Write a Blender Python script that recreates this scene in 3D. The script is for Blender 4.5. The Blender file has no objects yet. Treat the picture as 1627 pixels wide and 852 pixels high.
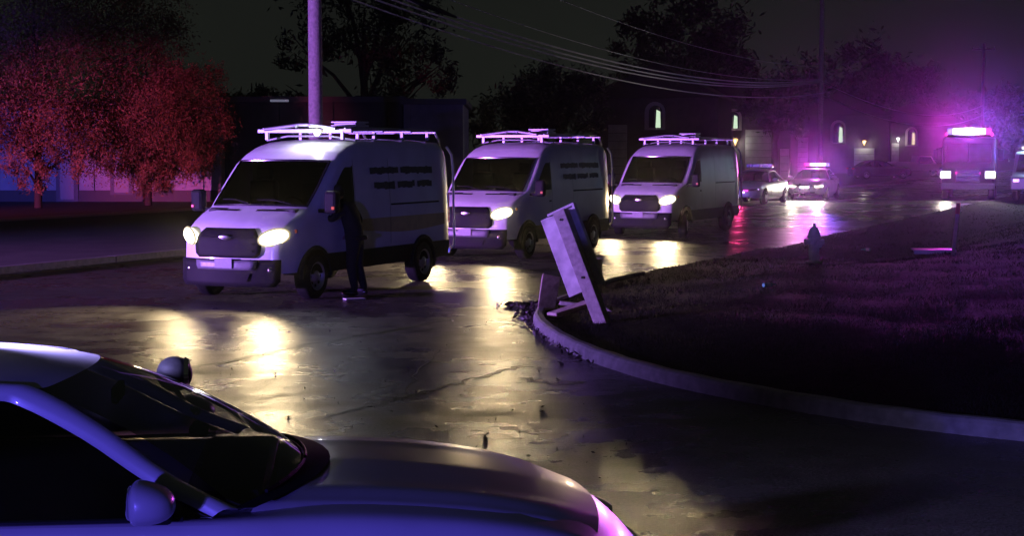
import bpy, math, random
import numpy as np
from mathutils import Vector, Matrix
random.seed(7); RNG = np.random.default_rng(7)
R = math.radians
S = bpy.context.scene
COL = S.collection

# ---------------------------------------------------------------- camera
FPX, HOR, CAMH = 2600.0, 240.0, 2.32          # focal length in photo pixels, horizon row, lens height
PITCH = math.atan((426 - HOR) / FPX)
cam = bpy.data.cameras.new('camera'); camo = bpy.data.objects.new('camera', cam); COL.objects.link(camo)
camo.location = (0, 0, CAMH); camo.rotation_euler = (math.pi/2 - PITCH, 0, 0)
cam.sensor_width = 36; cam.lens = 36 * FPX / 1627; cam.clip_end = 3000; cam.clip_start = .1
S.camera = camo
# ---------------------------------------------------------------- world: overcast night sky lit by the town
W = bpy.data.worlds.new('World'); S.world = W; W.use_nodes = True
nt = W.node_tree; nt.nodes.clear()
wo = nt.nodes.new('ShaderNodeOutputWorld'); bg = nt.nodes.new('ShaderNodeBackground'); bg2 = nt.nodes.new('ShaderNodeBackground')
sky = nt.nodes.new('ShaderNodeTexSky'); sky.sky_type = 'NISHITA'; sky.sun_disc = False
sky.sun_elevation = R(-11); sky.sun_rotation = R(200)
nt.links.new(sky.outputs[0], bg.inputs[0]); bg.inputs[1].default_value = 0.01
tc = nt.nodes.new('ShaderNodeTexCoord'); nz = nt.nodes.new('ShaderNodeTexNoise'); nz.inputs['Scale'].default_value = 3.0
nz.inputs['Detail'].default_value = 5
rmp = nt.nodes.new('ShaderNodeValToRGB')
rmp.color_ramp.elements[0].position = .35; rmp.color_ramp.elements[0].color = (.58, .62, .58, 1)
rmp.color_ramp.elements[1].position = .7; rmp.color_ramp.elements[1].color = (.84, 1.0, .78, 1)
nt.links.new(tc.outputs['Generated'], nz.inputs['Vector']); nt.links.new(nz.outputs[0], rmp.inputs[0])
nt.links.new(rmp.outputs[0], bg2.inputs[0]); bg2.inputs[1].default_value = 0.0008
ad = nt.nodes.new('ShaderNodeAddShader'); nt.links.new(bg.outputs[0], ad.inputs[0]); nt.links.new(bg2.outputs[0], ad.inputs[1])
nt.links.new(ad.outputs[0], wo.inputs[0])
# ---------------------------------------------------------------- exposure (a night-mode exposure)
S.view_settings.view_transform = 'Standard'; S.view_settings.look = 'None'
S.view_settings.exposure = 4.0; S.view_settings.gamma = 1.0
S.cycles.use_denoising = True; S.cycles.use_light_tree = True
S.cycles.max_bounces = 6; S.cycles.transparent_max_bounces = 16; S.cycles.volume_bounces = 0
S.cycles.sample_clamp_indirect = .6; S.cycles.sample_clamp_direct = 5.0; S.cycles.caustics_reflective = False; S.cycles.caustics_refractive = False
LK = 1.0                                       # all lamp powers are written for exposure 4

# ---------------------------------------------------------------- pixel -> place
def ray(px, py):
    u, v = (px - 813.5) / FPX, -(py - 426) / FPX
    c, s = math.cos(PITCH), math.sin(PITCH)
    return Vector((u, c + v * s, v * c - s))
def gnd(px, py, z=0.0):
    d = ray(px, py); t = (z - CAMH) / d.z
    return Vector((d.x * t, d.y * t, z))
def at(px, py, Y):
    d = ray(px, py); t = Y / d.y
    return Vector((d.x * t, Y, CAMH + d.z * t))

# ---------------------------------------------------------------- materials
MATS = {}
def mat(name, col=(.5, .5, .5), rough=.5, metal=0.0, coat=0.0, emit=None, es=0.0, noise=None, bump=None, spec=.5, ns=(.8, 1.15)):
    if name in MATS: return MATS[name]
    m = bpy.data.materials.new(name); m.use_nodes = True; t = m.node_tree
    b = t.nodes['Principled BSDF']
    b.inputs['Base Color'].default_value = (*col, 1); b.inputs['Roughness'].default_value = rough
    b.inputs['Metallic'].default_value = metal; b.inputs['Coat Weight'].default_value = coat
    b.inputs['Coat Roughness'].default_value = .06; b.inputs['Specular IOR Level'].default_value = spec
    if emit:
        b.inputs['Emission Color'].default_value = (*emit, 1); b.inputs['Emission Strength'].default_value = es
    if noise or bump:
        tx = t.nodes.new('ShaderNodeTexCoord'); n = t.nodes.new('ShaderNodeTexNoise')
        n.inputs['Scale'].default_value = noise or bump[0]; n.inputs['Detail'].default_value = 6
        t.links.new(tx.outputs['Object'], n.inputs['Vector'])
        if noise:
            r = t.nodes.new('ShaderNodeValToRGB')
            r.color_ramp.elements[0].position = .3; r.color_ramp.elements[1].position = .7
            r.color_ramp.elements[0].color = (*[c * ns[0] for c in col], 1)
            r.color_ramp.elements[1].color = (*[min(1, c * ns[1]) for c in col], 1)
            t.links.new(n.outputs[0], r.inputs[0]); t.links.new(r.outputs[0], b.inputs['Base Color'])
            rr = t.nodes.new('ShaderNodeMapRange'); rr.inputs[3].default_value = rough * .8; rr.inputs[4].default_value = min(1, rough * 1.25)
            t.links.new(n.outputs[0], rr.inputs[0]); t.links.new(rr.outputs[0], b.inputs['Roughness'])
        if bump:
            n2 = t.nodes.new('ShaderNodeTexNoise'); n2.inputs['Scale'].default_value = bump[0]; n2.inputs['Detail'].default_value = 5
            t.links.new(tx.outputs['Object'], n2.inputs['Vector'])
            bp = t.nodes.new('ShaderNodeBump'); bp.inputs['Strength'].default_value = bump[1]; bp.inputs['Distance'].default_value = bump[2]
            t.links.new(n2.outputs[0], bp.inputs['Height']); t.links.new(bp.outputs[0], b.inputs['Normal'])
    MATS[name] = m
    return m
def glow(name, col, s):
    m = mat(name, (.02, .02, .02), .3, emit=col, es=s); m.cycles.emission_sampling = 'NONE'; return m
def glass(name, tint=(.55, .58, .6), rough=.03, k=1.0):
    if name in MATS: return MATS[name]
    m = bpy.data.materials.new(name); m.use_nodes = True; t = m.node_tree; t.nodes.clear()
    o = t.nodes.new('ShaderNodeOutputMaterial'); mx = t.nodes.new('ShaderNodeMixShader')
    tr = t.nodes.new('ShaderNodeBsdfTransparent'); tr.inputs[0].default_value = (*tint, 1)
    gl = t.nodes.new('ShaderNodeBsdfGlossy'); gl.inputs['Roughness'].default_value = rough; gl.inputs[0].default_value = (k, k, k, 1)
    fr = t.nodes.new('ShaderNodeFresnel'); fr.inputs[0].default_value = 1.5
    t.links.new(fr.outputs[0], mx.inputs[0]); t.links.new(tr.outputs[0], mx.inputs[1]); t.links.new(gl.outputs[0], mx.inputs[2])
    t.links.new(mx.outputs[0], o.inputs[0]); MATS[name] = m
    return m
def wet_asphalt():
    m = bpy.data.materials.new('wet asphalt'); m.use_nodes = True; t = m.node_tree; N = t.nodes; L = t.links
    b = N['Principled BSDF']; tx = N.new('ShaderNodeTexCoord')
    def noise(sc, det=5, rough=.6, vec=None):
        n = N.new('ShaderNodeTexNoise'); n.inputs['Scale'].default_value = sc; n.inputs['Detail'].default_value = det
        n.inputs['Roughness'].default_value = rough; L.new(vec or tx.outputs['Object'], n.inputs['Vector']); return n
    def ramp(n, a, ca, z, cz):
        r = N.new('ShaderNodeValToRGB'); e = r.color_ramp.elements
        e[0].position, e[1].position = a, z; e[0].color = (ca, ca, ca, 1) if isinstance(ca, float) else (*ca, 1)
        e[1].color = (cz, cz, cz, 1) if isinstance(cz, float) else (*cz, 1); L.new(n.outputs[0], r.inputs[0]); return r
    big = noise(.33, 4); mid = noise(2.2, 6); fine = noise(38, 4, .7); grit = noise(95, 3, .7)
    c1 = ramp(mid, .3, (.060, .057, .050), .72, (.125, .118, .100))
    c2 = ramp(fine, .36, .30, .68, 1.7)
    mu = N.new('ShaderNodeMix'); mu.data_type = 'RGBA'; mu.blend_type = 'MULTIPLY'; mu.inputs[0].default_value = 1
    L.new(c1.outputs[0], mu.inputs[6]); L.new(c2.outputs[0], mu.inputs[7]); L.new(mu.outputs[2], b.inputs['Base Color'])
    rg = ramp(big, .38, .20, .62, .40)                # puddled film against drier patches
    rm = ramp(mid, .36, .8, .68, 1.3)
    m2 = N.new('ShaderNodeMath'); m2.operation = 'MULTIPLY'; L.new(rg.outputs[0], m2.inputs[0]); L.new(rm.outputs[0], m2.inputs[1])
    L.new(m2.outputs[0], b.inputs['Roughness'])
    b.inputs['Specular IOR Level'].default_value = .30; b.inputs['IOR'].default_value = 1.35
    mp = N.new('ShaderNodeMapping'); mp.inputs['Rotation'].default_value = (0, 0, R(8)); mp.inputs['Scale'].default_value = (.30, 1.0, 1)
    L.new(tx.outputs['Object'], mp.inputs[0])
    wav = noise(1.4, 3, .5, mp.outputs[0])
    bw = N.new('ShaderNodeBump'); bw.inputs['Strength'].default_value = .55; bw.inputs['Distance'].default_value = .05; L.new(wav.outputs[0], bw.inputs['Height'])
    bf = N.new('ShaderNodeBump'); bf.inputs['Strength'].default_value = .6; bf.inputs['Distance'].default_value = .010
    L.new(fine.outputs[0], bf.inputs['Height']); L.new(bw.outputs[0], bf.inputs['Normal'])
    bgm = N.new('ShaderNodeBump'); bgm.inputs['Strength'].default_value = .5; bgm.inputs['Distance'].default_value = .003
    L.new(grit.outputs[0], bgm.inputs['Height']); L.new(bf.outputs[0], bgm.inputs['Normal']); L.new(bgm.outputs[0], b.inputs['Normal'])
    return m
ASPH = wet_asphalt()
M = dict(
    white=mat('white paint', (.64, .64, .65), .32, coat=.5, noise=2.2, ns=(.84, 1.03)),
    black=mat('black plastic', (.010, .010, .011), .6, noise=30, spec=.08),
    gloss=mat('gloss black', (.01, .01, .012), .15),
    grey=mat('grey plastic', (.12, .12, .13), .45, noise=20),
    rubber=mat('tyre rubber', (.008, .008, .008), .85, spec=.08, noise=40),
    rim=mat('steel rim', (.38, .38, .4), .38, .9),
    chrome=mat('chrome', (.75, .75, .77), .14, 1.0),
    alu=mat('rack aluminium', (.26, .26, .28), .4, .35),
    seat=mat('seat cloth', (.05, .05, .055), .9, noise=30),
    dash=mat('dash', (.03, .03, .032), .7),
    paper=mat('paper', (.75, .75, .72), .8),
    inside=mat('cabin lining', (.09, .09, .10), .8, noise=10),
    glassv=glass('van glass', (.45, .47, .50)), glasst=glass('car windscreen glass', (.22, .22, .25)), glassd=glass('tinted glass', (.12, .12, .14)),
    head=glow('headlight lens', (1, .90, .64), .30), headd=glow('running lamp', (1, .9, .75), .08),
    amber=mat('amber lens', (.6, .16, .02), .2), redl=mat('red lens', (.5, .02, .02), .2),
    decal=mat('dark lettering', (.016, .014, .018), .6, noise=14, ns=(.5, 2.2)),
    concrete=mat('kerb concrete', (.20, .19, .18), .72, noise=9, ns=(.65, 1.2), bump=(40, .5, .01)),
    wood=mat('weathered post', (.30, .27, .24), .8, noise=18, ns=(.7, 1.2), bump=(30, .4, .01)),
    signw=mat('sign board', (.55, .53, .50), .6, noise=5, ns=(.5, 1.1)),
    pole=mat('utility pole wood', (.24, .19, .20), .85, noise=12, ns=(.6, 1.2), bump=(20, .5, .02)),
    wire=mat('cable', (.36, .35, .38), .6, spec=.3),
    bark=mat('bark', (.05, .04, .03), .9, noise=10),
)

# ---------------------------------------------------------------- mesh builder
class MB:
    def __init__(s): s.v = []; s.f = []
    def add(s, vs, fs):
        o = len(s.v); s.v += [tuple(p) for p in vs]; s.f += [tuple(i + o for i in f) for f in fs]; return s
    def box(s, c, d, rot=None, taper=1.0):
        x, y, z = d[0] / 2, d[1] / 2, d[2] / 2; c = Vector(c)
        vs = [Vector((a * x * (taper if k > 0 else 1), b * y * (taper if k > 0 else 1), k * z)) for k in (-1, 1) for b in (-1, 1) for a in (-1, 1)]
        if rot is not None: vs = [rot @ p for p in vs]
        return s.add([p + c for p in vs], [(0, 2, 3, 1), (4, 5, 7, 6), (0, 1, 5, 4), (2, 6, 7, 3), (0, 4, 6, 2), (1, 3, 7, 5)])
    def tube(s, pts, r, n=8, cap=True):
        pts = [Vector(p) for p in pts]; rs = r if isinstance(r, (list, tuple)) else [r] * len(pts)
        rings = []; prev = None
        for i, p in enumerate(pts):
            d = (pts[min(i + 1, len(pts) - 1)] - pts[max(i - 1, 0)]).normalized()
            if prev is None:
                a = Vector((0, 0, 1)) if abs(d.z) < .9 else Vector((1, 0, 0)); a = (a - d * a.dot(d)).normalized()
            else:
                a = (prev - d * prev.dot(d)).normalized()
            prev = a; b = d.cross(a)
            rings.append([p + (a * math.cos(2 * math.pi * k / n) + b * math.sin(2 * math.pi * k / n)) * rs[i] for k in range(n)])
        vs = [q for ring in rings for q in ring]; fs = []
        for i in range(len(pts) - 1):
            for k in range(n):
                fs.append((i * n + k, i * n + (k + 1) % n, (i + 1) * n + (k + 1) % n, (i + 1) * n + k))
        if cap: fs += [tuple(range(n))[::-1], tuple(range((len(pts) - 1) * n, len(pts) * n))]
        return s.add(vs, fs)
    def grid(s, rows, close=False, thick=None):
        n = len(rows[0]); vs = [p for r in rows for p in r]; fs = []
        for i in range(len(rows) - 1):
            for k in range(n if close else n - 1):
                fs.append((i * n + k, i * n + (k + 1) % n, (i + 1) * n + (k + 1) % n, (i + 1) * n + k))
        return s.add(vs, fs)
    def lathe(s, prof, c=(0, 0, 0), axis='z', n=24):
        rows = []
        for r, h in prof:
            ring = []
            for k in range(n):
                a = 2 * math.pi * k / n; x, y = r * math.cos(a), r * math.sin(a)
                p = {'z': (x, y, h), 'y': (x, h, y), 'x': (h, x, y)}[axis]
                ring.append((p[0] + c[0], p[1] + c[1], p[2] + c[2]))
            rows.append(ring)
        return s.grid(rows, close=True)
    def ball(s, c, r, n=16, m=10, rot=None, pw=1.0):
        rows = []
        for i in range(m + 1):
            t = math.pi * i / m; ring = []
            for k in range(n):
                a = 2 * math.pi * k / n
                f = lambda q: math.copysign(abs(q) ** pw, q)
                p = Vector((r[0] * f(math.sin(t)) * f(math.cos(a)), r[1] * f(math.sin(t)) * f(math.sin(a)), r[2] * f(math.cos(t))))
                if rot is not None: p = rot @ p
                ring.append(p + Vector(c))
            rows.append(ring)
        return s.grid(rows, close=True)
    def prism(s, poly, h0, h1, axis='z'):
        n = len(poly)
        mk = {'z': lambda p, h: (p[0], p[1], h), 'y': lambda p, h: (p[0], h, p[1]), 'x': lambda p, h: (h, p[0], p[1])}[axis]
        vs = [mk(p, h0) for p in poly] + [mk(p, h1) for p in poly]
        fs = [tuple(range(n)), tuple(range(n, 2 * n))[::-1]] + [(i, i + n, (i + 1) % n + n, (i + 1) % n) for i in range(n)]
        return s.add(vs, fs)
    def build(s, name, m, parent=None, smooth=False, bevel=0, sub=0, solid=0):
        me = bpy.data.meshes.new(name); me.from_pydata(s.v, [], s.f); me.update()
        o = bpy.data.objects.new(name, me); COL.objects.link(o)
        if m: me.materials.append(m)
        if parent: o.parent = parent
        import bmesh
        bm = bmesh.new(); bm.from_mesh(me); bmesh.ops.remove_doubles(bm, verts=bm.verts, dist=1e-5)
        bmesh.ops.recalc_face_normals(bm, faces=bm.faces)
        if smooth:
            for p in bm.faces: p.smooth = True
            for e in bm.edges:
                if len(e.link_faces) == 2 and e.calc_face_angle(0) > .8: e.smooth = False
        bm.to_mesh(me); bm.free()
        if solid:
            q = o.modifiers.new('thickness', 'SOLIDIFY'); q.thickness = solid; q.offset = 0
        if bevel:
            q = o.modifiers.new('bevel', 'BEVEL'); q.width = bevel; q.segments = 2; q.limit_method = 'ANGLE'
        if sub:
            q = o.modifiers.new('smooth', 'SUBSURF'); q.levels = sub; q.render_levels = sub
        return o
def thing(name, label, cat, loc=(0, 0, 0), rz=0, group=None):
    o = bpy.data.objects.new(name, None); COL.objects.link(o); o.location = loc; o.rotation_euler = (0, 0, rz)
    return tag(o, label, cat, group)
def tag(o, label, cat, group=None):
    o['label'] = label; o['category'] = cat
    if group: o['group'] = group
    return o
def struct(o): o['kind'] = 'structure'; return o
def stuff(o, label=None, cat=None):
    o['kind'] = 'stuff'
    if label: o['label'] = label; o['category'] = cat
    return o
def copy_tree(o, parent=None, skip=()):
    c = o.copy(); COL.objects.link(c); c.parent = parent
    for ch in list(o.children):
        if ch.name.split('.')[0] not in skip: copy_tree(ch, c, skip)
    return c
def lamp(name, kind, loc, power, col, parent=None, aim=None, size=.1, spot=90, blend=1.0):
    l = bpy.data.lights.new(name, kind); l.energy = power * LK; l.color = col
    if kind != 'AREA': l.shadow_soft_size = size
    if kind == 'SPOT': l.spot_size = R(spot); l.spot_blend = blend
    o = bpy.data.objects.new(name, l); COL.objects.link(o); o.location = loc
    if aim is not None: o.rotation_euler = Vector(aim).to_track_quat('-Z', 'Y').to_euler()
    if parent: o.parent = parent
    return o
def interp(x, xs, ys): return float(np.interp(x, xs, ys))

# ================================================================ SETTING
U = Vector((.391, .920, 0)); Nn = Vector((-.920, .391, 0)); O0 = Vector((1.53, 27.8, 0))
def rd(s, n, z=0): p = O0 + U * s + Nn * n; p.z = z; return p
o = MB().add([(-700, -600, -.75), (700, -600, -.75), (700, 700, -.75), (-700, 700, -.75)], [(0, 1, 2, 3)]).build('ground', mat('soil', (.05, .045, .035), .95, noise=3)); struct(o)
# main road and the side street whose mouth the camera stands in
rows = [[rd(s, n, 0) for n in np.linspace(0, 11.5, 6)] for s in np.linspace(-90, 320, 42)]
struct(MB().grid(rows).build('road', ASPH))
struct(MB().add([rd(-90, 0), rd(3, 0), rd(3, -75), rd(-90, -75)], [(0, 1, 2, 3)]).build('side_street', ASPH))
# far side: kerb, verge, footpath
mv = mat('far verge', (.055, .055, .045), .9, noise=1.2, ns=(.6, 1.3))
struct(MB().add([rd(-90, 11.72, .1), rd(420, 11.72, .1), rd(420, 330, .1), rd(-90, 330, .1)], [(0, 1, 2, 3)]).build('verge', mv))
mb = MB()
for i in range(100):
    a, b = rd(-90 + i * 4.0, 11.5), rd(-90 + i * 4.0 + 3.97, 11.5)
    for p, q in ((a, b),):
        n2 = Nn * .22
        mb.add([p + Vector((0, 0, -.1)), q + Vector((0, 0, -.1)), q + n2 + Vector((0, 0, -.1)), p + n2 + Vector((0, 0, -.1)),
                p + Vector((0, 0, .13)), q + Vector((0, 0, .13)), q + n2 + Vector((0, 0, .13)), p + n2 + Vector((0, 0, .13))],
               [(0, 1, 2, 3), (4, 7, 6, 5), (0, 4, 5, 1), (2, 6, 7, 3), (1, 5, 6, 2), (0, 3, 7, 4)])
struct(mb.build('kerb_far_side', M['concrete']))
struct(MB().add([rd(-60, 25.4, .106), rd(120, 25.4, .106), rd(120, 27.2, .106), rd(-60, 27.2, .106)], [(0, 1, 2, 3)]).build('footpath', mat('footpath', (.2, .19, .17), .6, noise=4)))
struct(MB().add([rd(-80, 10.98, .004), rd(300, 10.98, .004), rd(300, 11.1, .004), rd(-80, 11.1, .004)], [(0, 1, 2, 3)]).build('road_edge_line', mat('worn yellow paint', (.5, .42, .16), .5, noise=5, ns=(.3, 1))))

# near corner: kerb and grass
KP = [rd(s, 0) for s in (320, 200, 140, 100, 75, 58, 46, 36, 28, 22, 17, 13, 9, 6, 3, 1.2)] + [Vector((x, y, 0)) for x, y in
     ((1.45, 27.4), (.85, 25.2), (.46, 23.6), (.30, 22.4), (.29, 21.4), (.40, 20.2), (.62, 18.9), (.95, 17.6), (1.48, 16.2), (2.2, 14.95), (3.09, 13.8), (4.06, 12.97), (5.4, 12.2), (8, 11.0), (14, 8.4), (26, 3.3), (60, -11))]
def catmull(P, k):
    out = []
    for i in range(len(P) - 1):
        a, b, c, d = P[max(i - 1, 0)], P[i], P[i + 1], P[min(i + 2, len(P) - 1)]
        for j in range(k):
            t = j / k
            out.append(.5 * ((2 * b) + (c - a) * t + (2 * a - 5 * b + 4 * c - d) * t * t + (3 * b - a - 3 * c + d) * t ** 3))
    return out + [P[-1]]
CUT = 15
K = catmull(KP[:CUT + 1], 2)[:-1] + catmull(KP[CUT:], 6)
KN = []
for i, p in enumerate(K):
    d = (K[min(i + 1, len(K) - 1)] - K[max(i - 1, 0)]); d.z = 0; d.normalize(); KN.append(Vector((-d.y, d.x, 0)))   # towards the grass
nk0 = 2 * CUT - 1
def hgt(p):
    d = -(p - O0).dot(Nn); s = (p - O0).dot(U)
    w = min(1, max(0, (s - 3) / 9))
    sw = interp(d, [0, .4, 3, 5.0, 7.5, 30], [.02, 0, -.30, .26, .32, .5]) * w
    ne = interp(d, [0, 1.5, 3.5, 6, 12, 60], [.12, .15, .27, .34, .42, .5]) * (1 - w)
    dk = min((Vector((p.x, p.y, 0)) - K[j]).length for j in range(nk0, len(K)))
    z = sw + ne + .03 * math.sin(p.x * 2.1 + 1) * math.sin(p.y * 1.7)
    q = min(1, max(0, (dk - .15) / 2.2))
    return z * q + (.115 if w < 1 else .02) * (1 - q) * (1 - w) + .0 * w
TT = [Vector((p.x + 90 + .0 * i, p.y * .55 - 20 + 30, 0)) if False else Vector((75 + .25 * p.y, p.y * .9 - 4, 0)) for i, p in enumerate(K)]
ts = [0, .0012, .003, .006, .01, .015, .021, .028, .037, .048, .06, .075, .095, .12, .16, .22, .32, .5, .75, 1]
rows = []
for i, p in enumerate(K):
    base = p + KN[i] * (.13 if i >= nk0 else .0)
    r = []
    for t in ts:
        q = base.lerp(TT[i], t); z = hgt(q); r.append((q.x, q.y, z if t > 0 else max(-.005, min(z, .12))))
    rows.append(r)
mg = mat('wet turf', (.016, .017, .011), .95, spec=.06, noise=5, ns=(.5, 1.4), bump=(25, .8, .05))
island = struct(MB().grid(rows).build('grass_corner', mg, smooth=True))
mb = MB(); prof = [(-.0, -.05), (.012, .10), (.03, .135), (.06, .15), (.13, .15), (.15, .12), (.15, -.05)]
kr = []
for i in range(nk0, len(K)):
    kr.append([K[i] + KN[i] * a + Vector((0, 0, z + .004 * math.sin(i * 1.7))) for a, z in prof])
mb.grid(kr); struct(mb.build('kerb', M['concrete'], smooth=False))
# tar-sealed cracks in the street
mt = mat('tar seam', (.008, .008, .009), .45)
def seam(name, pix, w):
    P = [gnd(*q) for q in pix]; Q = []
    for i in range(len(P) - 1):
        for j in range(8):
            Q.append(P[i].lerp(P[i + 1], j / 8) + Vector((random.uniform(-.05, .05), random.uniform(-.07, .07), 0)))
    Q.append(P[-1]); rows = []
    for i, p in enumerate(Q):
        d = (Q[min(i + 1, len(Q) - 1)] - Q[max(i - 1, 0)]).normalized(); n = Vector((-d.y, d.x, 0)); ww = w * random.uniform(.25, 1.2)
        rows.append([p + n * ww + Vector((0, 0, .004)), p - n * ww + Vector((0, 0, .004))])
    struct(MB().grid(rows).build(name, mt))
seam('road_crack', [(500, 668), (580, 648), (650, 630), (720, 612), (780, 595), (830, 582)], .035)
seam('road_crack', [(300, 585), (380, 572), (470, 552), (560, 535), (640, 522), (720, 508)], .05)
seam('road_crack', [(640, 530), (700, 522), (760, 524), (830, 530), (850, 533)], .03)
seam('road_crack', [(830, 600), (880, 612), (930, 608)], .04)
seam('road_crack', [(700, 556), (660, 600), (640, 640)], .015)

# ================================================================ VANS
VT_X = [-2.99, -2.95, -2.8, -2.2, -1.0, 0, .35, .7, 1.0, 1.25, 2.12, 2.4, 2.65, 2.82, 2.92, 2.96]
VT_Z = [2.30, 2.42, 2.50, 2.53, 2.54, 2.52, 2.49, 2.42, 2.31, 2.16, 1.46, 1.36, 1.26, 1.17, 1.06, .98]
VW_X = [-2.99, -2.9, -2.5, 1.0, 1.8, 2.4, 2.75, 2.9, 2.96]
VW_Y = [.95, 1.0, 1.02, 1.03, 1.02, .99, .95, .90, .84]
def v_top(x): return interp(x, VT_X, VT_Z)
def v_w(x): return interp(x, VW_X, VW_Y)
def v_bow(x): return interp(x, [.2, 1.2, 2.1, 2.7, 2.96], [0, .10, .24, .26, .24])
def v_tumble(z): return interp(z, [.4, .6, 1.25, 1.6, 2.0, 2.35, 2.6], [.965, 1, 1, .985, .955, .915, .88])
def v_chain(x):
    top = v_top(x); w = v_w(x); zb = .44; pts = []
    edge = top - interp(x, [0, 1.0, 1.3, 2.0, 2.6, 2.96], [.20, .16, .08, .10, .12, .12])
    for t in (0, .06, .16, .3, .45, .6, .74, .87, 1.0):
        z = zb + (edge - zb) * t; pts.append((w * v_tumble(z), z))
    we = w * v_tumble(edge); h = top - edge
    for a, b in ((.97, .42), (.925, .70), (.86, .84), (.6, .95), (.3, .99), (0, 1.0)):
        pts.append((we * a, edge + h * b))
    return pts
def v_pt(x, y, z): return Vector((x - v_bow(x) * (abs(y) / 1.0) ** 2.2 - interp(x, [2.5, 2.96], [0, .06]) * (z - .5), y, z))
def side_y(x, z): return v_w(x) * v_tumble(z)
def side_patch(x0, x1, poly_z, n=10, off=.006, sgn=1, m=4):
    rows = []
    for i in range(n + 1):
        x = x0 + (x1 - x0) * i / n; a, b = poly_z(x)
        rows.append([v_pt(x, sgn * (side_y(x, a + (b - a) * j / m) + off), a + (b - a) * j / m) for j in range(m + 1)])
    return MB().grid(rows)
def front_patch(poly, off=.012, nx=10, nz=5, xx=2.96):
    # poly: list of (z, y0, y1) rows on the nose
    rows = []
    zs = [p[0] for p in poly]
    for i in range(nz + 1):
        z = zs[0] + (zs[-1] - zs[0]) * i / nz
        a = interp(z, zs, [p[1] for p in poly]); b = interp(z, zs, [p[2] for p in poly])
        xx2 = interp(z, [.4, .98, 1.06, 1.17, 1.26, 1.36], [2.96, 2.96, 2.92, 2.82, 2.65, 2.4]) if xx is None else xx
        rows.append([v_pt(xx2, a + (b - a) * k / nx, z) + Vector((off, 0, 0)) for k in range(nx + 1)])
    return MB().grid(rows)
def make_wheel(parent, loc, r, w, sgn, rimm, holes=8):
    c = MB().lathe([(r * .62, -w / 2), (r * .9, -w / 2), (r * .985, -w * .38), (r, -w * .2), (r, w * .2), (r * .985, w * .38), (r * .9, w / 2), (r * .62, w / 2), (r * .6, 0), (r * .62, -w / 2)], axis='y', n=32).build('wheel', M['rubber'], parent, smooth=True)
    c.location = loc
    h = w / 2 * sgn
    mb = MB().lathe([(r * .64, h * .95), (r * .62, h * 1.02), (r * .56, h * .9), (r * .5, h * .55), (r * .3, h * .62), (r * .22, h * .95), (r * .12, h * 1.0), (0.001, h * 1.0)], axis='y', n=32)
    mb.build('rim', rimm, c, smooth=True)
    for k in range(holes):
        a = 2 * math.pi * k / holes
        mb = MB().lathe([(.001, h * .68), (r * .07, h * .68), (r * .07, h * .5)], c=(r * .41 * math.cos(a), 0, r * .41 * math.sin(a)), axis='y', n=8)
        mb.build('rim_hole', M['gloss'], c)
    return c
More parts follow.
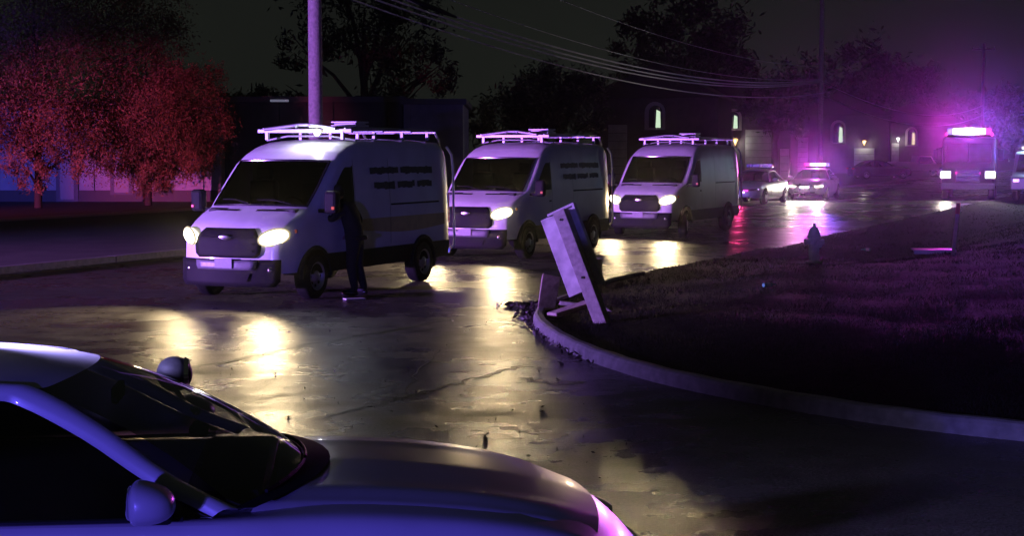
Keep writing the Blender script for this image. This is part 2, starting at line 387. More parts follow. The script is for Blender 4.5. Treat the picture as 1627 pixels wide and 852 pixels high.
def make_van():
    t = thing('cargo_van', 'x', 'van')
    # shell with the windscreen left open
    xs = sorted(set(VT_X + [-2.6, -1.6, -.5, 1.12, 1.55, 1.85, 2.05, 2.0, 1.7, 1.4]))
    chains = []
    for x in xs:
        c = v_chain(x); full = [(y, z) for y, z in c] + [(-y, z) for y, z in c[-2::-1]]
        chains.append([v_pt(x, y, z) for y, z in full])
    mb = MB(); n = len(chains[0]); o0 = len(mb.v); mb.v += [tuple(p) for r in chains for p in r]
    inner = range(11, n - 12)
    for i in range(len(xs) - 1):
        for k in range(n - 1):
            if 1.25 <= xs[i] and xs[i + 1] <= 2.12 and 11 <= k < n - 12: continue
            mb.f.append((i * n + k, i * n + k + 1, (i + 1) * n + k + 1, (i + 1) * n + k))
    for xi in (0, len(xs) - 1):                     # nose and tail caps
        c = v_chain(xs[xi]); rows = [[v_pt(xs[xi], -y + 2 * y * k / 10, z) for k in range(11)] for y, z in c[:-1]]
        mb.grid(rows)
    mb.build('body', M['white'], t, smooth=True)
    # interior
    MB().box((.75, 0, 1.45), (.06, 1.75, 1.5)).build('bulkhead', M['inside'], t)
    MB().box((1.5, 0, .92), (1.4, 1.8, .1)).build('cab_floor', M['dash'], t)
    MB().box((2.02, 0, 1.32), (.42, 1.62, .2)).build('dashboard', M['dash'], t, bevel=.05)
    for y in (.5, -.5):
        se = MB().box((1.28, y, 1.12), (.5, .52, .16)).box((1.02, y, 1.5), (.14, .5, .68)).build('seat', M['seat'], t, bevel=.04)
        MB().box((.99, y, 1.95), (.1, .28, .2)).build('headrest', M['seat'], se, bevel=.03)
    MB().tube([(1.72 + .08 * math.sin(a), .5 + .19 * math.cos(a), 1.42 + .17 * math.sin(a)) for a in np.linspace(0, 2 * math.pi, 17)], .015, 6).build('steering_wheel', M['black'], t)
    # windscreen
    rows = []
    for i in range(9):
        x = 1.25 + (2.12 - 1.25) * i / 8; c = v_chain(x); ys = [c[11][0] * (1 - 2 * k / 12) for k in range(13)]
        yy = [p[0] for p in c][8:][::-1]; zz = [p[1] for p in c][8:][::-1]
        rows.append([v_pt(x, y, interp(abs(y), yy, zz)) + Vector((.004, 0, .006)) for y in ys])
    ws = MB().grid(rows).build('windscreen', M['glassv'], t, smooth=True)
    fr = MB(); edge = [rows[0][k] for k in range(13)] + [r[-1] for r in rows[1:]] + rows[-1][-2::-1] + [r[0] for r in rows[-2::-1]]
    fr.tube([p + Vector((.003, 0, .004)) for p in edge], .018, 6, cap=False); fr.build('windscreen_seal', M['gloss'], ws, smooth=True)
    for y0, y1 in ((.62, .02), (-.1, -.68)):
        mbw = MB().tube([v_pt(2.13, y0, 1.47) + Vector((0, 0, .02)), v_pt(2.08, (y0 + y1) / 2, 1.52) + Vector((0, 0, .03)), v_pt(2.06, y1, 1.53) + Vector((0, 0, .02))], .011, 5)
        mbw.build('wiper', M['black'], ws)
    MB().box(v_pt(1.9, .1, 1.47), (.2, .16, .012), Matrix.Rotation(R(22), 3, 'Y')).build('dash_paper', M['paper'], t)
    # nose
    g = front_patch([(.68, -.50, .50), (.74, -.58, .58), (.92, -.60, .60), (1.10, -.48, .48), (1.13, -.44, .44)], .02, 14, 8, xx=None).build('grille', M['black'], t, smooth=True, solid=.02)
    for z in (.79, .9, 1.01): front_patch([(z - .012, -.47, .47), (z + .012, -.47, .47)], .045, 12, 1, xx=None).build('grille_bar', M['black'], g, solid=.02)
    MB().ball(v_pt(2.95, 0, 1.0) + Vector((.07, 0, 0)), (.012, .115, .045)).build('emblem', M['chrome'], g, smooth=True)
    bu = front_patch([(.24, -.80, .80), (.32, -.88, .88), (.66, -.885, .885)], .018, 14, 5).build('front_bumper', M['black'], t, smooth=True, solid=.03)
    front_patch([(.50, -.50, .50), (.56, -.54, .54), (.645, -.54, .54)], .05, 10, 3).build('skid_plate', M['grey'], bu, smooth=True, solid=.02)
    front_patch([(.33, -.4, .4), (.45, -.44, .44)], .05, 8, 2).build('lower_grille', M['black'], bu, solid=.02)
    for s in (1, -1):
        MB().ball(v_pt(2.95, s * .72, .5) + Vector((.02, 0, 0)), (.03, .06, .05)).build('fog_lamp', M['chrome'], bu, smooth=True)
        rows = []
        for i in range(7):                         # swept-back headlight wrapping on to the wing
            tq = i / 6; xq = 2.95 - .24 * tq; zc = .985 + .075 * tq; hh = interp(tq, [0, .12, .5, .85, 1], [.085, .125, .13, .10, .045])
            y = s * (.58 + .34 * tq + .02)
            yy = min(abs(y), side_y(xq, zc) + .004) * s
            rows.append([v_pt(xq, yy, zc + hh * (2 * j / 4 - 1)) + Vector((.045 - .012 * abs(j - 2), s * .02, 0)) for j in range(5)])
        rz_ = Matrix.Rotation(s * R(36), 3, 'Z') @ Matrix.Rotation(s * R(14), 3, 'X')
        hc_ = v_pt(2.93, s * .74, 1.0) + Vector((.0, s * .01, 0))
        hl = MB().ball(hc_, (.085, .235, .112), 24, 14, rz_, pw=.85).build('headlight', M['head'], t, smooth=True)
        MB().tube([hc_ + rz_ @ Vector((.02, (.245 * math.cos(a)), .122 * math.sin(a))) for a in np.linspace(0, 2 * math.pi, 25)], .014, 6).build('headlight_rim', glow('lamp rim with painted glow', (1, .80, .42), .035), hl)  # the rim is no lamp; a warm glow is painted into its material
        MB().tube([rows[6][1] + Vector((-.03, s * .005, .02)), rows[6][3] + Vector((-.03, s * .005, .03))], .02, 6).build('turn_lamp', M['amber'], hl)
        lamp('headlight_beam', 'SPOT', hc_ + Vector((.14, s * .03, 0)), 44, (1, .75, .40), hl, aim=(1, 0, -.03), size=.08, spot=84, blend=1)
    front_patch([(1.40, -.55, -.2), (1.425, -.55, -.2)], .02, 6, 1, xx=2.3)  # (kept simple: slots below)
    for y0 in (-.66, .16):
        MB().add([v_pt(2.36, y0, v_top(2.36) + .008), v_pt(2.36, y0 + .5, v_top(2.36) + .008), v_pt(2.29, y0 + .5, v_top(2.29) + .008), v_pt(2.29, y0, v_top(2.29) + .008)], [(0, 1, 2, 3)]).build('hood_slot', M['gloss'], t)
    MB().box(v_pt(2.96, 0, .6) + Vector((.075, 0, .0)), (.012, .31, .15)).build('number_plate', M['grey'], t, bevel=.003)
    # sides
    for s in (1, -1):
        side_patch(-2.9, 2.55, lambda x: (.40, .70 if not (-2.35 < x < -1.2 or 1.4 < x < 2.5) else .70), 24, .014, s).build('side_cladding', M['black'], t, smooth=True)
        for ax in (1.97, -1.78):
            pts = [v_pt(ax + .46 * math.cos(a), 0, 0) * 0 + Vector((ax + .45 * math.cos(a), s * (side_y(ax, 1) + .0), .36 + .45 * math.sin(a))) for a in np.linspace(-.05, math.pi + .05, 17)]
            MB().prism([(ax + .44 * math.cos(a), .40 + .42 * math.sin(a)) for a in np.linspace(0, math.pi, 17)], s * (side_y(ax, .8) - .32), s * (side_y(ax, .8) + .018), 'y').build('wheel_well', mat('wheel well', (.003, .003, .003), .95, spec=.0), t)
            MB().tube([Vector((p.x, p.y + s * .012, p.z)) for p in pts], .035, 6).build('wheel_arch', M['black'], t, smooth=True)
            make_wheel(t, (ax, s * (side_y(ax, .8) - .08), .36), .36, .235, s, M['rim'])
        def dw(x): return (1.47 - .03 * (x - .8), min(2.06, v_top(x + .10) - .16))
        w = side_patch(.82, 1.72, dw, 12, .008, s).build('side_window', M['glassd'], t, smooth=True)
        side_patch(.78, .82, lambda x: (1.46, 2.08), 1, .010, s).build('window_trim', M['gloss'], w)
        side_patch(.74, .748, lambda x: (.74, 2.2), 1, .010, s).build('door_seam', M['gloss'], t)
        side_patch(-.55, -.542, lambda x: (.74, 2.2), 1, .010, s).build('door_seam', M['gloss'], t)
        side_patch(.86, 1.02, lambda x: (1.2, 1.235), 2, .03, s).build('door_handle', M['black'], t)
        mr = MB().box((1.83, s * 1.24, 1.52), (.17, .22, .36)).build('mirror', M['black'], t, bevel=.05)
        MB().box((1.80, s * 1.08, 1.38), (.1, .2, .06)).build('mirror_arm', M['black'], mr, bevel=.015)
        MB().box((1.738, s * 1.245, 1.53), (.012, .17, .29)).build('mirror_glass', M['chrome'], mr)
        MB().box((1.90, s * 1.30, 1.43), (.05, .06, .05)).build('mirror_lamp', M['amber'] if s > 0 else M['redl'], mr, bevel=.01)
        MB().box((-2.97, s * .93, 1.28), (.06, .1, .55)).build('tail_light', M['redl'], t, bevel=.015)
        MB().box((-2.27, s * .9, .42), (.03, .26, .36)).build('mud_flap', M['black'], t)
    for s in (1, -1):
        side_patch(-2.45, -.56, lambda x: (1.40, 1.43), 8, .012, s, 1).build('door_rail', M['gloss'], t)
        ra = MB().tube([(-3.06, s * .75, z) for z in (.55, 1.0, 1.6, 2.2)] + [(-3.02, s * .75, 2.5), (-2.85, s * .75, 2.66)], .022, 6).build('rear_ladder_rail', M['alu'], t, smooth=True)
        MB().tube([(-2.96, s * .93, 2.40), (-3.03, s * 1.0, 2.25), (-3.04, s * 1.03, 1.9), (-3.04, s * 1.04, .95), (-3.07, s * 1.04, .75), (-3.12, s * 1.0, .58), (-3.12, s * .9, .5)], .024, 8).build('rear_corner_trim', mat('pale trim', (.7, .68, .66), .4), ra, smooth=True)
    MB().tube([(-3.1, -.9, .48), (-3.16, -.6, .46), (-3.16, .6, .46), (-3.1, .9, .48), (-2.9, .98, .5)], .05, 8).build('rear_bumper', M['chrome'], t, smooth=True)
    # dark lettering on the cargo side (too smeared to read)
    for (x0, x1, z0, z1) in ((.12, -.92, 1.92, 2.06), (-1.0, -2.25, 1.92, 2.06), (.0, -.76, 1.67, 1.81), (-.86, -1.52, 1.68, 1.815), (-1.62, -2.2, 1.68, 1.815)):
        k = int(abs(x1 - x0) / .085); mb = MB()
        for i in range(k):
            a = x0 + (x1 - x0) * i / k; b = a + (x1 - x0) / k * 1.0; j0, j1 = random.uniform(0, .03), random.uniform(0, .02)
            g = side_patch(b, a, lambda x: (z0 + j0, z1 - j1), 1, .007, 1, 2); mb.add(g.v, g.f)
        mb.build('lettering', M['decal'], t)
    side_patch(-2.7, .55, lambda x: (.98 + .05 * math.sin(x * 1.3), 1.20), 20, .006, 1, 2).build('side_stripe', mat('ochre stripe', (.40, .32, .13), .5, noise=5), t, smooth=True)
    # roof rack
    rk = bpy.data.objects.new('roof_rack', None); COL.objects.link(rk); rk.parent = t
    for x, wd in ((.55, .085), (-.55, .05), (-1.6, .05), (-2.6, .06)):
        cb = MB().box((x, 0, 2.655), (.05, 1.80, wd * .8)).build('crossbar', M['alu'], rk, bevel=.01)
        for s in (1, -1): MB().box((x, s * .72, 2.58), (.06, .05, .14)).build('rack_foot', M['alu'], cb)
    for s in (.78, -.78): MB().box((-1.02, s, 2.695), (3.2, .04, .03)).build('rack_rail', M['alu'], rk, bevel=.01)
    for y, z in ((.42, 0), (-.42, 0)):
        MB().tube([(.62, y * .3, 2.73), (.1, y, 2.71), (-1.4, y * 1.3, 2.71), (-2.4, y, 2.70)], .022, 8).build('rack_arm', M['alu'], rk, smooth=True)
    MB().tube([(.60, -.75, 2.68), (.56, -.1, 2.755), (.56, .12, 2.755), (.60, .62, 2.69)], .028, 8).build('clamp_bar', M['alu'], rk, smooth=True)
    vt = MB().box((-.55, .25, 2.75), (.45, .5, .04)).box((-.55, .25, 2.815), (.45, .5, .03)).box((-.55, .25, 2.785), (.36, .42, .03)).build('roof_vent', M['alu'], rk, bevel=.008)
    MB().tube([(.35, -.85, 2.50), (.42, -.4, 2.57), (.42, .4, 2.57), (.35, .85, 2.50)], .018, 6).build('wind_deflector', M['grey'], rk)
    sl = MB().ball((.66, .30, 2.63), (.05, .06, .06)).build('work_lamp', M['head'], rk, smooth=True)
    lamp('work_lamp_beam', 'POINT', (.76, .30, 2.63), 2.2, (.9, .92, 1), sl, size=.05)
    return t
VANS = [((499, 475), 23.3), ((837, 411), 24.4), ((1088, 375), 25.0)]
LAB = ['nearest white cargo van, with dark lettering on its side and a person at its door',
       'middle white cargo van of the three, behind the leaning sign post',
       'rearmost white cargo van of the three, just ahead of the patrol cars']
van0 = make_van(); vans = []
for i, ((px, py), th) in enumerate(VANS):
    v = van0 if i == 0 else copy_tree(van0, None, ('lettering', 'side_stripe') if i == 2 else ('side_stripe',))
    p = gnd(px, py); h = R(th); f = Vector((-math.sin(h), -math.cos(h), 0)); lf = Vector((math.cos(h), -math.sin(h), 0))
    c = p - f * 1.97 - lf * .98
    v.location = c; v.rotation_euler = (0, 0, math.atan2(f.y, f.x)); v['label'] = LAB[i]; v['group'] = 'white cargo vans in convoy'
    vans.append(v)
    if i > 0:                                       # only the nearest van has its round lamp lit
        for r in v.children:
            if r.name.startswith('roof_rack'):
                for w in list(r.children):
                    if w.name.startswith('work_lamp'):
                        for q in list(w.children): bpy.data.objects.remove(q)
                        bpy.data.objects.remove(w)
for r in vans[2].children:
    if r.name.startswith('wheel') and not r.name.startswith(('wheel_well', 'wheel_arch')) and r.location.x > 0: r.rotation_euler = (0, 0, R(14))
side_patch(-2.2, -2.32, lambda x: (1.92, 2.02), 2, .008).build('side_emblem', M['signw'], vans[2])
side_patch(-2.05, -2.5, lambda x: (1.80, 1.83), 3, .008).build('side_emblem', M['signw'], vans[2])

# ================================================================ PATROL CARS
CX = [-2.52, -2.46, -2.25, -1.9, -1.5, -1, -.5, 0, .5, .8, 1.08, 1.4, 1.8, 2.1, 2.3, 2.42, 2.5]
CWd = [.68, .80, .89, .93, .945, .95, .95, .95, .95, .945, .94, .935, .915, .87, .79, .70, .58]
CS = [.80, .95, 1.0, 1.0, 1.0, .99, .98, .97, .965, .962, .958, .95, .915, .86, .78, .70, .62]
CC = [.88, 1.0, 1.05, 1.07, .9, .9, .9, .9, .9, .9, 1.015, 1.0, .96, .90, .83, .74, .64]
CB = [.40, .30, .26, .24, .22, .22, .22, .22, .22, .22, .22, .22, .24, .26, .27, .28, .34]
def c_chain(x):
    w, zs, zc, zb = (interp(x, CX, a) for a in (CWd, CS, CC, CB))
    return [(.82 * w, zb), (.97 * w, zb + .1), (w, zb + .28), (w, (zb + zs) / 2 + .1), (.985 * w, zs - .07), (.955 * w, zs - .012), (.91 * w, zs + .004 + .12 * (zc - zs)), (.80 * w, zs + .30 * (zc - zs)), (.5 * w, zs + .8 * (zc - zs)), (0, zc)]
def c_top(x, y):
    c = c_chain(x)[5:][::-1]; return interp(abs(y), [p[0] for p in c], [p[1] for p in c])
def ruled(A, B, m=4, bulge=(0, 0, 0)):
    rows = []
    for j in range(m + 1):
        t = j / m; k = 4 * t * (1 - t); rows.append([Vector(a).lerp(Vector(b), t) + Vector(bulge) * k for a, b in zip(A, B)])
    return MB().grid(rows)
BLUE, RED, WHT = (.10, .10, 1.0), (1.0, .03, .10), (.85, .9, 1.0)
MOD_OFF = {'r': mat('red module unlit', (.35, .01, .02), .15), 'b': mat('blue module unlit', (.02, .03, .35), .15), 'w': mat('clear module unlit', (.4, .4, .42), .1)}
MOD_ON = {'r': glow('red module lit', (1, .03, .42), .20), 'b': glow('blue module lit', (.22, .14, 1), .20), 'w': glow('white module lit', (.95, .80, 1), .22)}
def light_bar(parent, x, z, half, on=''):
    b = MB().box((x, 0, z + .012), (.30, half * 2, .024)).build('light_bar', M['black'], parent, bevel=.008)
    MB().box((x, 0, z + .162), (.27, half * 1.95, .012)).build('bar_cover', M['gloss'], b)
    for s in (1, -1): MB().box((x, s * half * .8, z - .03), (.1, .05, .08)).build('bar_foot', M['black'], b)
    n = 8; w = 2 * half / n
    for k in range(n):
        y = -half + w * (k + .5); kind = 'b' if k < 3 else ('w' if k in (3, 4) else 'r')
        MB().box((x, y, z + .09), (.26, w * .92, .13)).build('bar_module', (MOD_ON if on and on[k] != '.' else MOD_OFF)[on[k] if on and on[k] != '.' else kind], b, bevel=.01)
    return b
def make_car(name, paint, bar=None, police=True, push=False):
    t = thing(name, 'x', 'car')
    mb = MB(); rows = []
    for x in CX:
        c = c_chain(x); full = [(y, z) for y, z in c] + [(-y, z) for y, z in c[-2::-1]]
        bow = interp(x, [1.5, 2.5], [0, .10]) if x > 0 else -interp(-x, [1.8, 2.5], [0, .08])
        rows.append([(x - bow * (y / .8) ** 2, y, z) for y, z in full])
    mb.grid(rows)
    for r in (rows[0], rows[-1]):
        n = len(r); mb.grid([[Vector(r[i]).lerp(Vector(r[n - 1 - i]), k / 6) + Vector((.03 if r is rows[-1] else -.03, 0, 0)) * (4 * (k / 6) * (1 - k / 6)) for k in range(7)] for i in range(n // 2)])
    body = mb.build('body', paint, t, smooth=True, sub=2)
    # bonnet panel
    rr = []
    for x in np.linspace(1.02, 2.30, 13):
        w = interp(x, CX, CWd) * .82; bow = interp(x, [1.02, 1.6, 2.3], [.16, .05, .12])
        rr.append([(x - bow * (y / .8) ** 2, y, c_top(x, y) - .006 + .009 * math.exp(-((abs(y) - w * .72) / (.10 * w)) ** 2) * interp(x, [1.02, 1.3, 2.0, 2.3], [.4, 1, 1, 0]) + (.010 if abs(y) < w * .995 else -.02)) for y in np.linspace(-w, w, 33)])
    MB().grid(rr).build('bonnet', paint, t, smooth=True)
    # glasshouse
    ys = np.linspace(-1, 1, 13)
    bot = [(1.08 - .24 * u * u, .86 * u, 1.016 - .03 * u * u) for u in ys]; top = [(.22 - .14 * u * u, .57 * u, 1.445 - .038 * u * u) for u in ys]
    ws = ruled(bot, top, 8, (.03, 0, .035)).build('windscreen', M['glasst'], t, smooth=True)
    cow = [(p[0] + .02, p[1] * 1.0, p[2] + .004) for p in bot]
    MB().grid([[(p[0] + .10 * (1 - .45 * u * u), p[1] * .98, p[2] + .006) for p, u in zip(bot, ys)], [(p[0] - .02, p[1], p[2] + .01) for p in bot]]).build('cowl', mat('matt black', (.006, .006, .007), .8, spec=.2), t, smooth=True)
    for y0, y1 in ((.55, -.05), (-.12, -.66)):
        MB().tube([(1.075 - .24 * (q / .86) ** 2, q, 1.034 - .03 * (q / .86) ** 2) for q in np.linspace(y0, y1, 6)], .008, 5).build('wiper', M['black'], ws)
    roofr = [[(x + kx * u * u, hw * u, z - dz * u * u) for u in ys] for x, hw, z, dz, kx in ((.22, .57, 1.445, .038, -.14), (.10, .578, 1.468, .042, -.10), (-.10, .586, 1.495, .05, -.05), (-.45, .595, 1.52, .06, 0), (-.8, .59, 1.512, .06, 0), (-1.15, .565, 1.455, .05, 0))]
    MB().grid(roofr).build('roof', paint, t, smooth=True, sub=1)
    rb = [(-1.95 + .1 * u * u, .70 * u, 1.06 - .02 * u * u) for u in ys]
    ruled(roofr[-1], rb, 5, (-.02, 0, .03)).build('rear_window', M['glassd'], t, smooth=True)
    for s in (1, -1):
        inn = [(.84, .86, .986), (.58, .775, 1.11), (.33, .665, 1.272), (.08, .572, 1.405), (-.06, .583, 1.434), (-.45, .595, 1.462), (-.8, .59, 1.454), (-1.15, .565, 1.408), (-1.5, .62, 1.255), (-1.86, .70, 1.045)]
        out = [(.70, .905, .965), (.47, .825, 1.075), (.22, .72, 1.222), (-.02, .655, 1.335), (-.14, .652, 1.36), (-.48, .655, 1.395), (-.8, .652, 1.385), (-1.1, .64, 1.33), (-1.33, .70, 1.20), (-1.5, .86, .99)]
        out = [tuple(np.array(i_) * .32 + np.array(o_) * .68) for i_, o_ in zip(inn, out)]
        inn = catmull([Vector((a, s * b, c)) for a, b, c in inn], 4); out = catmull([Vector((a, s * b, c)) for a, b, c in out], 4)
        rows = []
        for a, b in zip(inn, out):
            o_ = Vector((0, s * .018, .018)); rows.append([(a.lerp(b, q)) + o_ * (4 * q * (1 - q)) + Vector((0, 0, .006 * (1 - q))) for q in (0, .2, .4, .6, .8, 1)])
        MB().grid(rows).build('roof_pillar', paint, t, smooth=True)
        belt = [Vector((p.x, s * (.905 + 0 * p.x), .972)) for p in out]
        for i, p in enumerate(belt): p.x = out[0].x + (out[-1].x - out[0].x) * i / (len(out) - 1) if False else out[i].x
        sw = ruled([p + Vector((0, -s * .006, -.004)) for p in out], belt, 4, (0, s * .012, 0)).build('side_window', M['glassd'], t, smooth=True)
        MB().grid([[Vector((-.42, s * .668, 1.365)), Vector((-.52, s * .668, 1.365))], [Vector((-.36, s * .815, 1.16)), Vector((-.50, s * .815, 1.16))], [Vector((-.32, s * .918, .97)), Vector((-.47, s * .918, .97))]]).build('door_pillar', M['gloss'], sw)
        MB().tube([(.64, s * .905, .968), (0, s * .915, .97), (-.8, s * .915, .975), (-1.5, s * .90, .985)], .010, 6).build('window_trim', M['gloss'], sw)
        mm = MB().ball((0, 0, 0), (.085, .125, .078), 20, 14, pw=.78)
        mm.v = [(.50 + x * (1.5 if x > 0 else .45), s * 1.05 + y * (1 - .9 * max(x, 0) * (1 if y * s < 0 else .6)), 1.065 + z * (1 - 2.2 * max(x, 0)) - .12 * max(x, 0)) for x, y, z in mm.v]
        mr = mm.build('mirror', paint, t, smooth=True)
        MB().ball((.464, s * 1.05, 1.065), (.012, .10, .06), 16, 8).build('mirror_glass', M['chrome'], mr, smooth=True)
        MB().box((.56, s * .93, .99), (.09, .12, .05)).build('mirror_arm', M['black'], mr, bevel=.015)
        for ax in (1.55, -1.5):
            wd = interp(ax, CX, CWd)
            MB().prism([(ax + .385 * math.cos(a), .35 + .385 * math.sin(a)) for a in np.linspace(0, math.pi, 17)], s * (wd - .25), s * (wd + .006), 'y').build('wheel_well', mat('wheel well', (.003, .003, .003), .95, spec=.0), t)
            make_wheel(t, (ax, s * (wd - .085), .345), .345, .225, s, M['rim'])
        for xd in (.74, -.42): MB().box((xd, s * .949, .64), (.006, .006, .42)).build('door_seam', M['gloss'], t)
        for xd in (-.25, -1.35): MB().box((xd, s * .953, .86), (.16, .03, .025)).build('door_handle', M['chrome'], t, bevel=.006)
        rows = [[(interp(y, [.42, .58, .70, .79, .87], [2.42, 2.39, 2.31, 2.18, 1.98]) + .05, s * y, .64 + .02 * j + .055 * (y - .42)) for j in (-2, 0, 2)] for y in np.linspace(.44, .80, 7)]
        MB().grid(rows).build('headlight', M['chrome'], t, smooth=True, solid=.02)
        MB().box((-2.47, s * .55, .86), (.05, .45, .1)).build('tail_light', M['redl'], t, bevel=.01)
    gr = MB().box((2.43, 0, .60), (.03, .76, .18)).build('grille', M['gloss'], t, bevel=.01)
    MB().box((2.43, 0, .38), (.03, .9, .12)).build('lower_grille', M['black'], t, bevel=.01)
    MB().box((2.47, 0, .48), (.012, .31, .15)).build('number_plate', M['paper'], t)
    MB().box((.78, 0, .95), (.35, 1.3, .12)).build('dashboard', M['dash'], t, bevel=.04)
    for y in (.4, -.4):
        se = MB().box((-.1, y, .8), (.5, .5, .18)).box((-.38, y, 1.05), (.14, .48, .5)).build('seat', M['seat'], t, bevel=.04)
        MB().box((-.40, y, 1.34), (.09, .26, .14)).build('headrest', M['seat'], se, bevel=.03)
    MB().box((.30, 0, 1.315), (.03, .24, .07)).build('rear_view_mirror', M['black'], t, bevel=.01)
    if police:
        light_bar(t, -.68, 1.575, .60, bar or '')
        pb = None
    if push:
        pb = bpy.data.objects.new('push_bumper', None); COL.objects.link(pb); pb.parent = t
        for y in (.22, -.22): MB().box((2.62, y, .55), (.04, .05, .5)).build('push_bar_upright', M['black'], pb, bevel=.01)
        for z in (.38, .72): MB().tube([(2.56, -.48, z), (2.63, -.3, z), (2.63, .3, z), (2.56, .48, z)], .025, 8).build('push_bar_rail', M['black'], pb, smooth=True)
    if police:
        sp = bpy.data.objects.new('spotlight', None); COL.objects.link(sp); sp.parent = t
        MB().ball((.45, .90, 1.265), (.085, .085, .085), 20, 12).build('spotlight_shell', M['black'], sp, smooth=True)
        MB().lathe([(.001, .0), (.07, .0), (.082, -.02)], c=(.52, .90, 1.265), axis='x', n=20).build('spotlight_lens', M['chrome'], sp, smooth=True)
        MB().tube([(.45, .88, 1.20), (.50, .85, 1.14), (.56, .80, 1.09)], .014, 6).build('spotlight_arm', M['chrome'], sp, smooth=True)
    return t
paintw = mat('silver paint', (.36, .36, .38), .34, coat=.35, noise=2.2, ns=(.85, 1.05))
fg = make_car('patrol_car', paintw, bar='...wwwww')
fg['label'] = 'silver patrol car filling the lower left foreground, seen from its passenger side'; fg['group'] = 'patrol cars'
FY = R(6.5); piv = Vector((-1.07, 6.05, 0))
fg.location = piv + Matrix.Rotation(FY, 3, 'Z') @ (Vector((-1.86, 6.85, 0)) - piv) + Vector((.0, 0, 0)); fg.rotation_euler = (0, 0, FY)
lb = [c for c in fg.children if c.name.startswith('light_bar')][0]
lamp('bar_lamp', 'SPOT', (-.51, .30, 1.61), 110, (.40, .34, 1.0), lb, aim=(1, .12, -.75), size=.03, spot=100)
def place_car(c, px, py, heading, label):
    p = gnd(px, py); c.location = p; c.rotation_euler = (0, 0, heading); c['label'] = label; c['group'] = 'patrol cars'
HEAD = math.atan2(-.92, -.391)
# two more patrol cars out of frame, one across the road to the left, one behind the camera: their light bars colour the place
def flashing_car(label, loc, heading, order):
    e = copy_tree(fg, None, ('bar_lamp',)); e['label'] = label; e.location = loc; e.rotation_euler = (0, 0, heading)
    bar = [c for c in e.children if c.name.startswith('light_bar')][0]
    for i, c in enumerate(sorted([c for c in bar.children if c.name.startswith('bar_module')], key=lambda q: q.name)):
        c.data = c.data.copy(); c.data.materials.clear(); c.data.materials.append(MOD_ON[order[i]])
    mtx = Matrix.Translation(loc) @ Matrix.Rotation(heading, 4, 'Z')
    def put(pos, power, col, target, spot, size=.12):
        l = lamp('bar_lamp', 'SPOT', pos, power, col, bar, size=size, spot=spot)
        d = mtx.to_3x3().inverted() @ (Vector(target) - mtx @ Vector(pos)); l.rotation_euler = d.to_track_quat('-Z', 'Y').to_euler()
    return put
put = flashing_car('patrol car with red and blue lights flashing across the road, left of the frame', Vector((-33, 15, .1)), math.atan2(.55, .83), 'bbbbrrrr')
put((-.5, -.2, 1.76), 11000, (.34, .19, 1.0), (-5, 31.5, 1.8), 62)
put((-.5, .2, 1.76), 1400, (1.0, .08, .55), (3, 43, 1.8), 30)
put((-.5, .4, 1.76), 6500, (1.0, .10, .25), (-15.8, 66, 1.6), 12.5)
put((-.5, .6, 1.76), 3600, (.12, .10, 1.0), (-19, 72, 1.2), 20)
put((-.5, .5, 1.76), 1100, (1.0, .06, .14), (-12, 27, .0), 50)
put = flashing_car('patrol car with blue lights flashing, behind the camera', Vector((-5, -6, 0)), R(80), 'bbbbbbbb')
put((-.5, -.4, 1.76), 95, (.14, .11, 1.0), (-1, 6, .9), 110)
put((-.4, .0, 1.76), 330, (.12, .08, 1.0), (4, 30, 1.0), 50)

# patrol car A: side on behind the last van; patrol car B: facing us with everything lit
ca = copy_tree(fg, None, ('bar_lamp', 'push_bumper', 'spotlight')); place_car(ca, 1200, 323, HEAD - R(2), 'silver patrol car with unlit light bar, directly behind the rearmost van')
for c in ca.children:
    if c.name.startswith('light_bar'):
        for i, q in enumerate(sorted([q for q in c.children if q.name.startswith('bar_module')], key=lambda q: q.name)):
            q.data = q.data.copy(); q.data.materials.clear(); q.data.materials.append(MOD_OFF['b' if i < 4 else 'r'])
for y in (-.3, .3):  # made-up red lamps, added so the front of car A looks red-lit
    MB().box((2.475, y, .62), (.03, .2, .07)).build('front_lamp_or_fill', MOD_ON['r'], ca, bevel=.01)
lamp('front_beam_or_fill', 'SPOT', (2.56, 0, .62), 7, (1, .05, .25), ca, aim=(1, 0, 0), size=.08, spot=100)  # added red fill from the nose of car A, no real source
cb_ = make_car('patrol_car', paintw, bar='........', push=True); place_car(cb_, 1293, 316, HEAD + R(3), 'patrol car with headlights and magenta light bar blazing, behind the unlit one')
for c in cb_.children:
    if c.name.startswith('light_bar'):
        for i, q in enumerate(sorted([q for q in c.children if q.name.startswith('bar_module')], key=lambda q: q.name)):
            q.data = q.data.copy(); q.data.materials.clear(); q.data.materials.append(MOD_ON['w' if 2 <= i <= 6 else ('r' if i < 4 else 'b')])
        for y, pw, cl in ((-.35, 620, (1, .05, .78)), (.35, 440, (.22, .08, 1))):
            lamp('bar_lamp', 'SPOT', (-.48, y, 1.60), pw, cl, c, aim=(1, .17, .012), size=.14, spot=11)
        lamp('bar_glow', 'POINT', (-.66, 0, 1.85), 8, (.8, .1, 1), c, size=.15)
    if c.name.startswith('headlight'):
        c.data = c.data.copy(); c.data.materials.clear(); c.data.materials.append(M['head'])
        s = 1 if c.data.vertices[0].co.y > 0 else -1
        lamp('headlight_beam', 'SPOT', (2.55, s * .6, .70), 60, (1, .9, .72), c, aim=(1, 0, -.03), size=.09, spot=110); lamp('headlight_beam', 'SPOT', (2.56, s * .6, .71), 35, (1, .9, .78), c, aim=(1, .17, .02), size=.09, spot=9)
    if c.name.startswith('push_bumper'):
        for y in (-.12, .12):
            b_ = MB().box((2.66, y, .62), (.03, .2, .1)).build('front_lamp_or_fill', MOD_ON['w'], c, bevel=.01)
        lamp('front_beam_or_fill', 'SPOT', (2.72, 0, .62), 30, (1, .85, .8), c, aim=(1, 0, 0), size=.06, spot=120)

